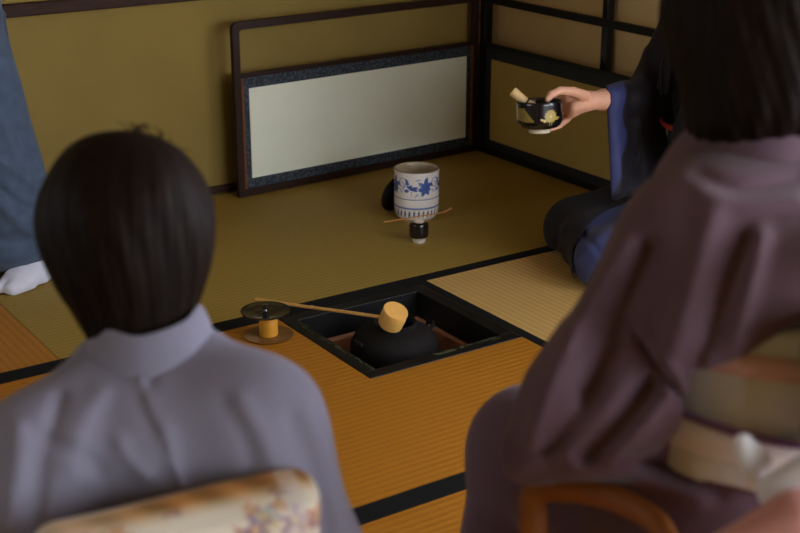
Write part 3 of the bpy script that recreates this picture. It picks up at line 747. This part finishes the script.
# collar band
cp = [nb+[-.012, .155, -.22], nb+[-.022, .135, -.13], nb+[-.045, .085, -.05], nb+[-.062, .03, -.002], nb+[-.050, -.028, .004], nb+[0, -.055, .0], nb+[.050, -.028, .006], nb+[.062, .03, .004], nb+[.045, .085, -.045], nb+[.022, .135, -.13], nb+[.012, .16, -.22]]
cp = [q+[0, 0, .006] for q in cp]
ribbon('collar', spline(cp, 8), (0, 0, 1), .027, .0045, M_LAV, gl, O)
# obi with its drum knot
obM = M_CLOTHP
th = .28; Rz = np.array([[math.cos(th), -math.sin(th), 0], [math.sin(th), math.cos(th), 0], [0, 0, 1]])
S = Shape().u(lambda p: vloft([(.20, -.205, 1.35, .165, .155), (.36, -.205, 1.35, .16, .148), (.47, -.205, 1.35, .155, .145)], 2.2)(p)).clip(halfspace((0, 0, .485), (0, .15, 1)), .01)
ob = sdf_obj('obi', S, (-.45, 1.1, .18), (.05, 1.6, .55), .006, obM, gl, O, 1)
KC_ = Q(183, 566, 1.32)+[0, .02, -.055]
th2 = .40; Rz2 = np.array([[math.cos(th2), -math.sin(th2), 0], [math.sin(th2), math.cos(th2), 0], [0, 0, 1]]); Ry = np.array([[math.cos(.06), 0, -math.sin(.06)], [0, 1, 0], [math.sin(.06), 0, math.cos(.06)]])
Kb = Rz2@basis((0, 1, .22), (0, 0, 1))@Ry
S = Shape().u(rbox(KC_, (.135, .034, .118), .016, Kb)).u(cap(KC_+Kb@np.array([-.115, .012, .092]), KC_+Kb@np.array([.112, .012, .092]), .033, .030), .02).d(wob(22, .0018, 2))
kn_ = sdf_obj('obi_knot', S, KC_-.24, KC_+.24, .004, obM, gl, O, 1)
frr = np.random.default_rng(12); FL = [(frr.uniform(-.13, .13), frr.uniform(-.12, .13), frr.uniform(.010, .022), frr.integers(0, 4), frr.uniform(0, 6)) for _ in range(64)]
def obi_paint(co):
    q = (co+O-KC_)@Kb; x, y, z = q.T; c = np.tile(srgb(232, 224, 204), (len(co), 1))
    cols = [srgb(206, 140, 104), srgb(150, 172, 190), srgb(190, 170, 110), srgb(140, 104, 140)]
    zz = z+np.clip(y, -.05, .05)*.8
    for fx, fz, fr, ci, ph in FL:
        dx, dz = x-fx, zz-fz; r = np.hypot(dx, dz); an = np.arctan2(dz, dx)
        m = r < fr*(.72+.28*np.cos(5*an+ph)); c[m] = c[m]*.35+cols[ci]*.65
        m = r < fr*.22; c[m] = srgb(224, 196, 120)
    g = np.clip((z-.117+.05*x)/.008, 0, 1)*(np.clip((y+.01)/.02, 0, 1)); gold = srgb(140, 98, 46)+np.outer(np.sin(x*120+y*90)*.5+.5, srgb(60, 44, 34))
    c = c*(1-g[:, None])+gold*g[:, None]
    m = np.abs(x-.100+(.02-z)*.10) < .010; c[m] = c[m]*.4+srgb(226, 220, 214)*.6
    return c
paint(kn_, obi_paint)
paint(ob, lambda co: np.tile(srgb(204, 190, 158), (len(co), 1)))

# ---- guest on the right, seated on a low armchair
gr, O2 = guest_root((.40, 1.34), 'person with a dark bob in a plum purple kimono seated on the armchair at right')
fc = np.array([-.60, .80, 0]); lf = np.array([-.80, -.60, 0])
hc2 = Q(754, 30, 1.47); Rm2 = basis((-.55, .8, -.25), (0, 0, 1))
nb2 = Q(762, 166, 1.46); sL = Q(700, 252, 1.42); sR = Q(862, 222, 1.47); eL = Q(594, 404, 1.42); wL = eL+np.array([.03, .13, -.075]); eR = sR+fc*.10+np.array([0, .0, -.24]); wR = wL+[.13, .10, .0]
pv = np.array([.405, 1.345, .43]); hipL = pv+lf*.09; hipR = pv-lf*.09; kL = np.array([.176, 1.60, .388]); kR = kL-lf*.17+[0.02, 0, 0]
aL = kL+fc*.04+[0, 0, -.33]; aR = kR+fc*.04+[0, 0, -.33]
S = Shape(); head_ops(S, hc2, Rm2)
limbs(S, [(hc2+Rm2@np.array([0, -.02, -.05]), nb2+[0, .01, -.02], .052, .054, .02), (nb2+[0, .03, -.07], (.405, 1.37, .66), .055, .085, .05), ((.405, 1.37, .66), pv, .085, .115, .04), (sL+[.02, .02, 0], sR+[-.02, .04, 0], .035, .035, .03),
          (sL, eL, .038, .034, .02), (eL, wL, .036, .024, .01), (sR, eR, .042, .036, .03), (eR, wR, .036, .024, .01), (hipL, kL, .085, .055, .04), (hipR, kR, .085, .055, .04), (kL, aL, .052, .035, .02), (kR, aR, .052, .035, .02),
          (aL+[0, 0, -.015], aL+fc*.16+[0, 0, -.025], .032, .022, .02), (aR+[0, 0, -.015], aR+fc*.16+[0, 0, -.025], .032, .022, .02)])
hand_ops(S, wL, (.45, .5, -.3), (-.1, .1, 1), 1); hand_ops(S, wR, (-.6, .5, -.2), (0, .1, 1), -1)
S.clip(lambda p: .012-p[:, 2], .004)
sdf_obj('body', S, (-.15, .95, 0), (.75, 2.05, 1.15), .0045, M_SKIN, gr, O2, 1)
S = Shape().u(ell(hc2+Rm2@np.array([0, -.012, .030]), (.098, .114, .108), Rm2))
S.u(cap(hc2+Rm2@np.array([0, -.022, .01]), hc2+Rm2@np.array([-.006, -.028, -.090]), .102, .100), .03).clip(halfspace(hc2+Rm2@np.array([0, 0, -.138]), Rm2@np.array([-.12, -.20, -1])), .035)
S.cut(ell(hc2+Rm2@np.array([0, .115, -.055]), (.066, .075, .12), Rm2), .015).cut(cap(hc2+Rm2@np.array([0, 0, -.04]), nb2, .06, .058), .01)
S.d(strands(hc2, Rm2, .0011, 24)).d(wob(30, .0018, 6))
sdf_obj('hair', S, hc2-.23, hc2+.23, .0032, M_HAIR, gr, O2, 1)
# kimono of the right guest
oc = np.array([.405, 1.335])
dz = np.array
pA = Q(694, 372, 1.345); pB = Q(636, 416, 1.36); pC = Q(528, 458, 1.42); pD = Q(560, 455, 1.40)
S = Shape()
limbs(S, [(nb2+[0, .02, -.035], nb2+[-.01, -.01, -.14], .066, .112, .06), (nb2+[-.01, -.01, -.14], (.41, 1.335, .70), .112, .125, .06), ((.41, 1.335, .70), pv, .118, .155, .05),
          (sL, sR, .062, .062, .08), (sL, eL, .078, .074, .06), (eL, wL, .070, .055, .04), (sR, eR, .078, .074, .06), (eR, wR, .070, .055, .04),
          (nb2+[-.04, 0, -.03], sL, .04, .06, .05), (nb2+[.04, 0, -.03], sR, .04, .06, .05),
          (hipL, kL, .125, .078, .06), (hipR, kR, .125, .078, .06), (kL, aL+[0, 0, .03], .078, .085, .05), (kR, aR+[0, 0, .03], .078, .085, .05), ((kL+kR)/2, (aL+aR)/2+[0, 0, .03], .075, .08, .05)])
S.u(tri(sL+[.0, -.02, -.03], pC, pA, .022), .05).u(tri(eL, pC+[0, .03, 0], pB, .020), .05).u(tri(pA, pB, pC, .018), .03).u(cap(pA, pB, .018, .022), .02).u(cap(pB, pC, .022, .02), .02)
S.u(cap(Q(706, 338, 1.33), Q(860, 268, 1.30), .034, .045), .05)
S.cut(cap(nb2+[0, 0, .03], hc2, .052, .064), .008).clip(lambda p: .006-p[:, 2], .01)
def obi_gap(p):
    x, y, d = proj_q(p); k = d/F_PX
    top = np.interp(x, [660, 684, 700, 740, 800, 900], [410, 388, 372, 352, 322, 290])
    c = np.hypot(p[:, 0]-oc[0], p[:, 1]-oc[1])
    return np.maximum.reduce([(684-x)*k, (top-y)*k*.9, .126-c, c-.30, .565-p[:, 2]-.0*x])
S.cut(obi_gap, .012)
S.cut(cap(wL+[0, .03, 0], wL+[.02, .2, -.05], .038, .045), .01)
S.d(creases([([(628, 322), (652, 358), (680, 398)], -0.0098, 3), ([(632, 318), (660, 355), (688, 392)], 0.0070, 5), ([(745, 240), (725, 300), (690, 372)], -0.0098, 9), ([(712, 215), (690, 290), (672, 350)], 0.0098, 13), ([(760, 235), (748, 290), (735, 345)], 0.0098, 10),
             ([(570, 330), (548, 390), (530, 440)], 0.0112, 11), ([(650, 250), (615, 330), (585, 390)], -0.0168, 12), ([(625, 240), (590, 300), (568, 350)], 0.0098, 10), ([(668, 395), (640, 430), (612, 455)], 0.0112, 8), ([(650, 385), (618, 425), (585, 455)], -0.0168, 10),
             ([(600, 380), (570, 425), (545, 455)], -0.0112, 9), ([(515, 470), (560, 455), (600, 452)], 0.0070, 6), ([(770, 350), (790, 335), (800, 330)], -0.0056, 6), ([(700, 175), (740, 190), (800, 180)], -0.0056, 6), ([(700, 192), (740, 205), (800, 200)], 0.0056, 8),
             ([(575, 468), (640, 478), (700, 500)], 0.0070, 8), ([(590, 452), (650, 462), (720, 492)], -0.0056, 7)], 1.56)).d(wob(15, .003, 11))
sdf_obj('kimono', S, (-.15, .9, 0), (.75, 2.05, 1.0), .0045, M_PLUM, gr, O2, 2)
cp = [nb2+fc*.17+[0, 0, -.22], nb2+fc*.14+lf*.02+[0, 0, -.13], nb2+fc*.09+lf*.045+[0, 0, -.06], nb2+fc*.03+lf*.062+[0, 0, -.014], nb2-fc*.035+lf*.048+[0, 0, -.006], nb2-fc*.060+[0, 0, -.010], nb2-fc*.035-lf*.048+[0, 0, -.006], nb2+fc*.03-lf*.062+[0, 0, -.014], nb2+fc*.09-lf*.045+[0, 0, -.06], nb2+fc*.14-lf*.02+[0, 0, -.13], nb2+fc*.17-lf*.01+[0, 0, -.22]]
cp = [q+[0, 0, .034] for q in cp]
ribbon('collar', spline(cp, 8), (0, 0, 1), .036, .005, M_PLUM, gr, O2)
# her obi: wrap, cord, lower band, drum knot
oc = np.array([.405, 1.335])
S = Shape().u(vloft([(.55, oc[0], oc[1], .150, .150), (.62, oc[0], oc[1], .148, .148), (.74, oc[0], oc[1], .150, .150)], 2)).clip(lambda p: p[:, 2]-.73, .01).d(wob(25, .002, 4))
sdf_obj('obi', S, (.2, 1.1, .54), (.62, 1.55, .78), .005, M_SAGE, gr, O2, 1)
S = Shape().u(vloft([(.578, oc[0], oc[1], .150, .150), (.60, oc[0], oc[1], .157, .157), (.66, oc[0], oc[1], .157, .157)], 2)).clip(lambda p: p[:, 2]-.618+.10*(p[:, 0]-oc[0]+.08), .004).d(wob(40, .003, 8))
sdf_obj('obi_lower_band', S, (.2, 1.1, .54), (.62, 1.55, .68), .0045, M_CREAM, gr, O2, 1)
M_CORD = mat('purple_cord', (110, 82, 118), .7, bump=.6, bscale=500)
ring_ = [(oc[0]+.160*math.cos(a), oc[1]+.160*math.sin(a), .622-.10*(.159*math.cos(a)+.08)) for a in np.linspace(0, 2*PI, 60)]
ribbon('obi_cord', ring_, (0, 0, 1), .005, .004, M_CORD, gr, O2, 10)
fb2 = np.array([-.50, .866, 0.]); KD = np.array([oc[0], oc[1], .652])-fb2*.178; Kb2 = basis(fb2+np.array([0, 0, .12]), (0, 0, 1))
KD = KD+[0, 0, .035]
S = Shape().u(rbox(KD, (.115, .026, .066), .018, Kb2)).u(cap(KD+Kb2@np.array([-.10, .01, .05]), KD+Kb2@np.array([.10, .01, .05]), .032, .032), .02).d(wob(24, .003, 2))
sdf_obj('obi_knot', S, KD-.2, KD+.2, .0045, M_SAGE2, gr, O2, 1)

ring_ = [(oc[0]+.150*math.cos(a), oc[1]+.150*math.sin(a), .690) for a in np.linspace(0, 2*PI, 60)]
ribbon('sash_scarf', ring_, (0, 0, 1), .013, .008, fabric('pale_coral_silk', (208, 166, 156), .6, .1), gr, O2, 12)
S = Shape().u(cap(Q(740, 440, 1.262), Q(752, 474, 1.268), .006, .013)).u(cap(Q(746, 438, 1.262), Q(763, 462, 1.268), .005, .009), .004)
sdf_obj('cord_tail', S, Q(750, 455, 1.26)-.08, Q(750, 455, 1.26)+.08, .003, M_CREAM, gr, O2, 1)
S = Shape().u(cap(Q(776, 492, 1.235), Q(850, 455, 1.22), .018, .024))
sdf_obj('under_sash', S, Q(800, 480, 1.23)-.15, Q(800, 480, 1.23)+.15, .004, M_CREAM, gr, O2, 1)
# ---- low wooden armchair under the right guest
M_AMB = mat('amber_bentwood', (150, 92, 36), .5, .35, coat=.05, noise=.14, nscale=14, aniso_noise=(1, 1, 5)); M_PINK = fabric('coral_pink_cloth', (206, 146, 136), .8)
ch = empty('armchair', W3(np.array([.405, 1.345, 0])), 'low bentwood armchair with amber wooden arms and coral pink cushion under the plum kimono', 'chair', rz=-YAW)
OC = np.array([.405, 1.345, 0])
def lc(f, s, z): return OC*[1, 1, 0]+fc*f+lf*s+np.array([0, 0, z])      # forward, to her left, up
def seat_slab(name, f0, f1, w, z0, z1, rr, m):
    Rr = np.stack([lf, fc, np.array([0, 0, 1.])], 1)
    S = Shape().u(rbox(lc((f0+f1)/2, 0, (z0+z1)/2), (w, (f1-f0)/2, (z1-z0)/2), rr, Rr))
    return sdf_obj(name, S, lc((f0+f1)/2, 0, (z0+z1)/2)-.4, lc((f0+f1)/2, 0, (z0+z1)/2)+.4, .006, m, ch, OC, 1)
seat_slab('seat', -.22, .22, .235, .255, .285, .012, M_AMB)
seat_slab('seat_cushion', -.20, .20, .215, .285, .325, .018, M_PINK)
A0 = Q(534, 540, 1.46); A1 = Q(534, 496, 1.455); A2 = Q(552, 489, 1.445); A3 = Q(606, 496, 1.40); A4 = Q(656, 522, 1.33); A5 = Q(690, 565, 1.27)
def armw(pts, name):
    return ribbon(name, spline(pts, 8), (0, 0, 1), .011, .016, M_AMB, ch, OC, 14)
leftarm = [A0*[1, 1, 0]+[0, 0, .0], A0, A1, A2, A3, A4, A5, lc(-.275, .215, .46)]
o = armw(leftarm[1:], 'arm_rest')
ribbon('leg', [np.array([A0[0], A0[1], .002])+lf*.01, np.array([A0[0], A0[1], .2]), A0+[0, 0, .01]], (1, 0, 0), .015, .012, M_AMB, ch, OC, 14)
mir = lambda p: p-lf*2*((p-OC)@lf)
armw([mir(p) for p in leftarm[1:]], 'arm_rest')
m0 = mir(A0); ribbon('leg', [np.array([m0[0], m0[1], .002])-lf*.01, np.array([m0[0], m0[1], .2]), m0+[0, 0, .01]], (1, 0, 0), .015, .012, M_AMB, ch, OC, 14)
for s in (-1, 1):
    ribbon('leg', [lc(-.27, s*.22, .003), lc(-.245, s*.222, .27), lc(-.27, s*.215, .42), lc(-.30, s*.17, .56)], (1, 0, 0), .014, .012, M_AMB, ch, OC, 14)
ribbon('back_rail', spline([lc(-.29, .20, .50), lc(-.335, .1, .515), lc(-.35, 0, .52), lc(-.335, -.1, .515), lc(-.29, -.20, .50)], 6), (0, 0, 1), .025, .009, M_AMB, ch, OC, 14)
ca, cb2, cc2, cd2 = Q(722, 568, 1.19), Q(800, 522, 1.175), Q(900, 505, 1.19), Q(900, 660, 1.22)
S = Shape().u(tri(ca, cb2, cd2, .022)).u(tri(cb2, cc2, cd2, .022), .01).u(cap(ca, cb2, .024, .026), .02)
sdf_obj('draped_cloth', S, Q(800, 560, 1.19)-.28, Q(800, 560, 1.19)+.28, .005, M_PINK, ch, OC, 1)
S = Shape().u(tri(lc(-.315, .16, .34), lc(-.335, .14, .505), lc(-.33, -.16, .34), .012)).u(tri(lc(-.335, .14, .505), lc(-.335, -.14, .505), lc(-.33, -.16, .34), .012)).u(cap(lc(-.33, .13, .50), lc(-.33, -.13, .50), .028, .028), .03)
sdf_obj('back_cushion', S, lc(-.33, 0, .42)-.3, lc(-.33, 0, .42)+.3, .005, M_PINK, ch, OC, 1)

# ---- kneeling host holding out the bowl
HO = np.array([.70, -.20, 0.])
ho = empty('person', HO, 'kneeling host in a dark navy kimono beside the hearth, right hand holding out a bowl', 'person')
hf = np.array([-.90, .44, 0]); hf /= np.linalg.norm(hf); hr = np.array([hf[1], -hf[0], 0])
hp = np.array([.83, -.27, .16]); hch = np.array([.78, -.25, .46]); hn = np.array([.735, -.225, .665]); hh = hn+hf*.045+[0, 0, .155]
hsR = hn-[0, 0, .055]+hr*.155+hf*.01; hsL = hn-[0, 0, .055]-hr*.155+hf*.01
cuff = P(604, 100, 3.49); wr = P(590, 100.5, 3.468); elb = P(652, 92, 3.66)
hkR = np.array([.490, -.010, .072]); hkL = np.array([.370, -.262, .072])
elL = hsL+hf*.05+[0, 0, -.23]; wrL_ = hp+hf*.12+np.array([0, 0, .07])-hr*.14
S = Shape(); RmH = basis(hf+np.array([0, 0, -.35]), (0, 0, 1)); head_ops(S, hh, RmH)
limbs(S, [(hh+RmH@np.array([0, -.01, -.05]), hn+[0, 0, -.02], .052, .052, .02), (hn+[0, 0, -.05], hch, .08, .105, .05), (hch, hp, .105, .13, .04), (hsL, hsR, .04, .04, .05),
          (hsR, elb, .042, .034, .03), (elb, cuff, .034, .0275, .01), (cuff, wr, .0275, .0235, .01), (hsL, elL, .042, .036, .03), (elL, wrL_, .036, .024, .01),
          (hp+hr*.09, hkR, .085, .055, .04), (hp-hr*.09, hkL, .085, .055, .04), (hkR+[0, 0, -.03], hp+hr*.09+[0, 0, -.12], .04, .03, .02), (hkL+[0, 0, -.03], hp-hr*.09+[0, 0, -.12], .04, .03, .02)])
hand_ops(S, wrL_, hf*1.0-hr*(-.3)+np.array([0, 0, -.35]), (0, 0, 1), -1)
# right hand round the bowl: thumb over the near rim, fingers round the far side
KN = [P(569, 96, 3.452), P(569, 102, 3.462), P(570.5, 108, 3.462), P(573, 113, 3.456)]
for i, kq in enumerate(KN): S.u(cap(wr+(kq-wr)*.12, kq, .0165, .0120), .016)
S.u(cap(P(583, 104, 3.445), P(574, 107, 3.440), .016, .014), .015)
def finger(ps, rs):
    for a, b_, ra, rb in zip(ps[:-1], ps[1:], rs[:-1], rs[1:]): S.u(cap(a, b_, ra, rb), .003)
finger([KN[0], P(560, 97.5, 3.487), P(549, 104, 3.492), P(541, 110, 3.486)], [.0105, .0092, .0083, .0070])
finger([KN[1], P(560, 106, 3.492), P(549, 112, 3.493), P(540, 117, 3.487)], [.0108, .0094, .0085, .0072])
finger([KN[2], P(563, 114, 3.492), P(554, 119, 3.490), P(546, 122, 3.484)], [.0104, .0090, .0080, .0070])
finger([KN[3], P(567, 119.5, 3.474), P(559, 126, 3.474), P(551, 129.5, 3.462)], [.0096, .0084, .0075, .0064])
finger([P(585, 96, 3.435), P(573, 91.5, 3.400), P(560, 90.5, 3.378), P(551.5, 94.5, 3.366), P(547.5, 99.5, 3.360)], [.0150, .0122, .0102, .0096, .0076])
sdf_obj('body', S, HO+[-.75, -.45, 0], HO+[.35, .45, 1.0], .0032, M_SKIN, ho, HO, 1)
S = Shape().u(ell(hh+RmH@np.array([0, -.015, .032]), (.088, .108, .098), RmH)).u(ell(hh+RmH@np.array([0, -.09, .01]), (.045, .04, .045), RmH), .02)
S.cut(ell(hh+RmH@np.array([0, .11, -.05]), (.072, .07, .098), RmH), .012).d(strands(hh, RmH, .0008, 24))
sdf_obj('hair', S, hh-.2, hh+.2, .004, M_HAIR, ho, HO, 1)
def host_core(x=0.0):
    S = Shape()
    limbs(S, [(hn+[0, 0, -.035], hch, .066, .115, .05), (hch, hp, .120, .150, .05), (hsL, hsR, .058, .058, .07), (hp+hr*.09, hkR, .110, .068, .06), (hp-hr*.09, hkL, .110, .068, .06),
              ((hkR+hkL)/2, hp+[0, 0, -.03], .068, .11, .06), (hkR+[0, 0, -.02], hp+hr*.12+[0, 0, -.09], .066, .07, .05), (hkL+[0, 0, -.02], hp-hr*.12+[0, 0, -.09], .066, .07, .05), (hkR+[0, 0, -.01], hkL+[0, 0, -.01], .062, .062, .04)])
    S.cut(cap(hn, hh, .05, .06), .008).clip(lambda p: .007-p[:, 2], .012)
    return S
S = host_core()
S.d(creases([([(600, 250), (588, 240), (580, 228)], -.006, 2.5), ([(602, 262), (590, 252)], .004, 3), ([(575, 262), (590, 245), (610, 230)], .003, 4), ([(640, 200), (610, 215), (585, 240)], -.003, 4)], 3.9, True)).d(wob(18, .002, 3))
sdf_obj('kimono', S, HO+[-.6, -.5, -.01], HO+[.4, .45, .75], .005, M_NAVY2, ho, HO, 2)
# dark outer layer folded over the lap, its hem a curved line
HEM = np.array(spline([(700, 150), (660, 182), (632, 199), (603, 212), (583, 232), (573, 250), (574, 270), (580, 300)], 8))
def left_of_hem(p):
    x, y, d = proj_q(to_q(p)); hx = np.interp(y, HEM[:, 1], HEM[:, 0]); return (x-hx)*d/F_PX
S = host_core(); S.ops = S.ops[:-2]; S.d(lambda p: np.full(len(p), .007)); base = S
S2 = Shape().u(lambda p: base(p)).clip(lambda p: left_of_hem(p), .004).cut(cap(hn, hh, .05, .06), .008).clip(lambda p: .007-p[:, 2], .01)
S2.d(creases([([(560, 232), (556, 250), (566, 276)], -.005, 4), ([(600, 205), (570, 225), (552, 240)], .004, 5), ([(612, 200), (585, 215), (560, 240)], -.004, 4)], 3.9, True))
sdf_obj('kimono_overlap', S2, HO+[-.6, -.5, -.01], HO+[.4, .45, .75], .0045, M_NAVY, ho, HO, 2)
# sleeves
S = Shape(); ctop = P(609, 100, 3.50); cbot = P(614, 190, 3.50)
limbs(S, [(hsR, elb, .072, .062, .05), (elb, ctop, .060, .037, .04)])
S.u(tri(ctop, cbot, elb+[0, 0, .0], .016), .04).u(tri(cbot, elb, P(672, 190, 3.62), .016), .04).u(tri(hsR, elb, P(690, 120, 3.66), .03), .05)
S.u(cap(cbot, P(612, 150, 3.5), .017, .016), .02)
S.cut(cap(P(600, 100, 3.480), P(590, 100, 3.465), .0290, .032), .004).clip(lambda p: (lambda x, y, d: (606+.05*(y-90)-x)*d/F_PX)(*proj_q(to_q(p))), .004)
S.d(creases([([(630, 60), (628, 110), (634, 170)], -.006, 5), ([(645, 50), (642, 110), (648, 180)], .006, 5), ([(618, 120), (620, 150), (622, 190)], .004, 4), ([(655, 100), (640, 150), (625, 190)], -.006, 5)], 3.9, True))
slv = sdf_obj('sleeve', S, HO+[-.5, -.4, .05], HO+[.3, .4, .85], .004, M_CLOTHP, ho, HO, 2)
def slv_paint(co):
    x, y, d = proj_q(to_q(co+HO)); c = np.tile(srgb(30, 27, 36), (len(co), 1))
    m = x < 624+(y-90)*.02+2*np.sin(y*.15)-np.clip(y-150, 0, 60)*.25; c[m] = srgb(56, 62, 108); return c
paint(slv, slv_paint)
S = Shape(); limbs(S, [(hsL, elL, .072, .07, .05), (elL, wrL_, .06, .05, .04)]); S.u(tri(wrL_, wrL_+[0, 0, -.12], elL, .016), .04).cut(cap(wrL_, wrL_+hf*.2, .036, .04), .01)
sdf_obj('sleeve', S, HO+[-.5, -.6, .02], HO+[.4, .4, .85], .006, M_NAVY, ho, HO, 2)
hcl = [hn+hf*.12+[0, 0, -.2], hn+hf*.11-hr*.02+[0, 0, -.1], hn+hf*.05-hr*.055+[0, 0, -.02], hn-hf*.035-hr*.045, hn-hf*.058, hn-hf*.035+hr*.045, hn+hf*.05+hr*.055+[0, 0, -.02], hn+hf*.11+hr*.02+[0, 0, -.1], hn+hf*.12+[0, 0, -.21]]
ribbon('collar', spline(hcl, 6), (0, 0, 1), .024, .004, M_NAVY, ho, HO)
S = Shape().u(cap(hch+[0, 0, .02], hp+[0, 0, .10], .128, .150)).clip(lambda p: np.maximum(p[:, 2]-.47, .26-p[:, 2]), .01)
oo = sdf_obj('obi', S, HO+[-.4, -.5, .2], HO+[.4, .4, .6], .005, M_CLOTHP, ho, HO, 1)
w1 = wob(95, 1, 21)
paint(oo, lambda co: np.where((w1(co) > .35)[:, None], srgb(176, 138, 58), srgb(18, 16, 16)))
ribbon('obi_cord', [hch+[0, 0, -.085]+.152*(math.cos(a)*hf+math.sin(a)*hr)+hf*.008 for a in np.linspace(0, 2*PI, 50)], (0, 0, 1), .007, .005, mat('red_cord', (190, 60, 36), .6), ho, HO, 10)

# ---- standing person in blue at the left edge
SO = np.array([-1.035, .675, 0.])
sp_ = empty('person', SO, 'person standing at the left edge in a slate blue kimono and white split-toe socks', 'person')
sf = np.array([-.55, -.83, 0]); sf /= np.linalg.norm(sf); sr_ = np.array([sf[1], -sf[0], 0])
S = Shape(); sh_ = SO+np.array([0, 0, 1.46])+sf*.03; RmS = basis(sf+np.array([0, 0, -.3]), (0, 0, 1)); head_ops(S, sh_, RmS)
zz = lambda f, r, z: SO+sf*f+sr_*r+np.array([0, 0, z])
toeL = P(5, 287, 3.40); heelL = P(60, 267, 3.60)
toeL[2] = .018; heelL[2] = .03
limbs(S, [(sh_+[0, 0, -.06], zz(0, 0, 1.28), .05, .05, .02), (zz(0, 0, 1.24), zz(0, 0, 1.02), .085, .10, .05), (zz(0, 0, 1.02), zz(0, 0, .84), .10, .10, .05), (zz(0, -.14, 1.24), zz(0, .14, 1.24), .042, .042, .05),
          (zz(0, -.16, 1.23), zz(0, -.20, .98), .042, .036, .02), (zz(0, .16, 1.23), zz(0, .20, .98), .042, .036, .02), (zz(0, -.20, .98), zz(.2, -.10, .88), .036, .024, .02), (zz(0, .20, .98), zz(.2, .08, .88), .036, .024, .02),
          (zz(0, -.05, .80), heelL+[-.055, .0, .06], .058, .032, .03), (zz(0, .06, .80), zz(-.02, .10, .07), .062, .034, .03)])
hand_ops(S, zz(.2, -.10, .88), sf*.4+sr_*.7+np.array([0, 0, -.1]), sf, 1, .95); hand_ops(S, zz(.2, .08, .88), sf*.4-sr_*.7+np.array([0, 0, -.12]), sf, -1, .95)
sdf_obj('body', S, SO+[-.5, -.5, 0], SO+[.5, .5, 1.65], .005, M_SKIN, sp_, SO, 1)
S = Shape().u(ell(sh_+RmS@np.array([0, -.015, .032]), (.088, .108, .098), RmS)).u(ell(sh_+RmS@np.array([0, -.1, .02]), (.045, .04, .045), RmS), .02).cut(ell(sh_+RmS@np.array([0, .11, -.05]), (.072, .07, .098), RmS), .012)
sdf_obj('hair', S, sh_-.2, sh_+.2, .005, M_HAIR, sp_, SO, 1)
def tabi(heel, toe, name='split_toe_sock'):
    d_ = toe-heel; d_[2] = 0; L_ = np.linalg.norm(d_); d_ /= L_; n_ = np.array([d_[1], -d_[0], 0])
    T = lambda x, y, z: heel*[1, 1, 0]+d_*x*L_+n_*y+np.array([0, 0, z])
    S = Shape()
    S.u(cap(T(.02, 0, .034), T(.45, .004, .036), .034, .036)).u(cap(T(.45, 0, .034), T(.76, .012, .026), .037, .029), .03).u(cap(T(.5, 0, .026), T(.76, -.014, .022), .034, .025), .03).u(cap(T(.0, 0, .04), T(.08, 0, .16), .032, .036), .03)
    S.u(cap(T(.74, .024, .022), T(.98, .024, .016), .022, .0155), .006).u(cap(T(.74, -.010, .021), T(.93, -.006, .015), .026, .019), .006).u(cap(T(.72, -.022, .018), T(.86, -.020, .014), .022, .017), .012)
    S.clip(lambda p: .001-p[:, 2], .006).d(wob(60, .0012, 3))
    return sdf_obj(name, S, SO+[-.5, -.5, -.01], SO+[.55, .5, .3], .004, M_TABI, sp_, SO, 1)
tabi(heelL, toeL); tabi(zz(-.06, .11, .03), zz(.16, .12, .02))
def khem(p):
    q = p-SO; r = q@sr_; return r
S = Shape()
limbs(S, [(zz(0, 0, 1.0), zz(0, 0, .80), .125, .155, .05), (zz(0, 0, 1.22), zz(0, 0, 1.0), .10, .125, .05), (zz(0, -.15, 1.23), zz(0, .15, 1.23), .055, .055, .06), (zz(0, 0, 1.27), zz(0, 0, 1.2), .066, .09, .04),
          (zz(0, -.05, .80), heelL+[-.115, .01, .10], .112, .125, .06), (zz(0, .06, .80), zz(-.03, .10, .08), .125, .14, .08),
          (zz(0, -.16, 1.23), zz(0, -.20, .98), .065, .07, .04), (zz(0, .16, 1.23), zz(0, .20, .98), .065, .07, .04), (zz(0, -.20, .98), zz(.17, -.11, .89), .06, .05, .04), (zz(0, .20, .98), zz(.17, .09, .89), .06, .05, .04)])
S.u(cap(P(44, 250, 3.62), P(2, 165, 3.62), .042, .045), .04).u(cap(P(2, 165, 3.62), P(-8, 20, 3.62), .045, .045), .05)
S.clip(lambda p: .040-p[:, 2], .012).cut(cap(zz(0, 0, 1.3), sh_, .05, .06), .008)
for s in (-1, 1): S.u(tri(zz(.16, s*.10, .90), zz(.13, s*.13, .62), zz(0, s*.20, .98), .014), .03)
S.d(creases([([(0, 190), (20, 205), (45, 212)], -.012, 5), ([(0, 205), (18, 222), (40, 240)], .010, 6), ([(0, 240), (25, 240), (55, 232)], -.008, 5), ([(2, 60), (6, 120), (20, 165)], .008, 6), ([(0, 95), (12, 130), (30, 150)], -.008, 4),
             ([(0, 160), (22, 175), (40, 190)], .008, 5), ([(0, 262), (25, 258), (55, 245)], .006, 5), ([(5, 20), (4, 50)], -.006, 4)], 4.2, True)).d(wob(24, .004, 8))
sdf_obj('kimono', S, SO+[-.5, -.6, 0], SO+[.55, .5, 1.4], .0055, M_BLUE, sp_, SO, 2)
S = Shape().u(cap(zz(0, 0, 1.12), zz(0, 0, .9), .125, .150)).clip(lambda p: np.maximum(p[:, 2]-1.13, .92-p[:, 2]), .01)
sdf_obj('obi', S, SO+[-.3, -.3, .8], SO+[.3, .3, 1.3], .008, M_SAGE, sp_, SO, 1)

# ------------------------------------------------------------------ light and colour management
w = bpy.data.worlds.new('world'); scene.world = w; w.use_nodes = True
w.node_tree.nodes['Background'].inputs[0].default_value = (.55, .6, .7, 1); w.node_tree.nodes['Background'].inputs[1].default_value = .3
scene.view_settings.view_transform = 'Standard'; scene.view_settings.look = 'None'; scene.view_settings.gamma = 1; scene.view_settings.exposure = .45
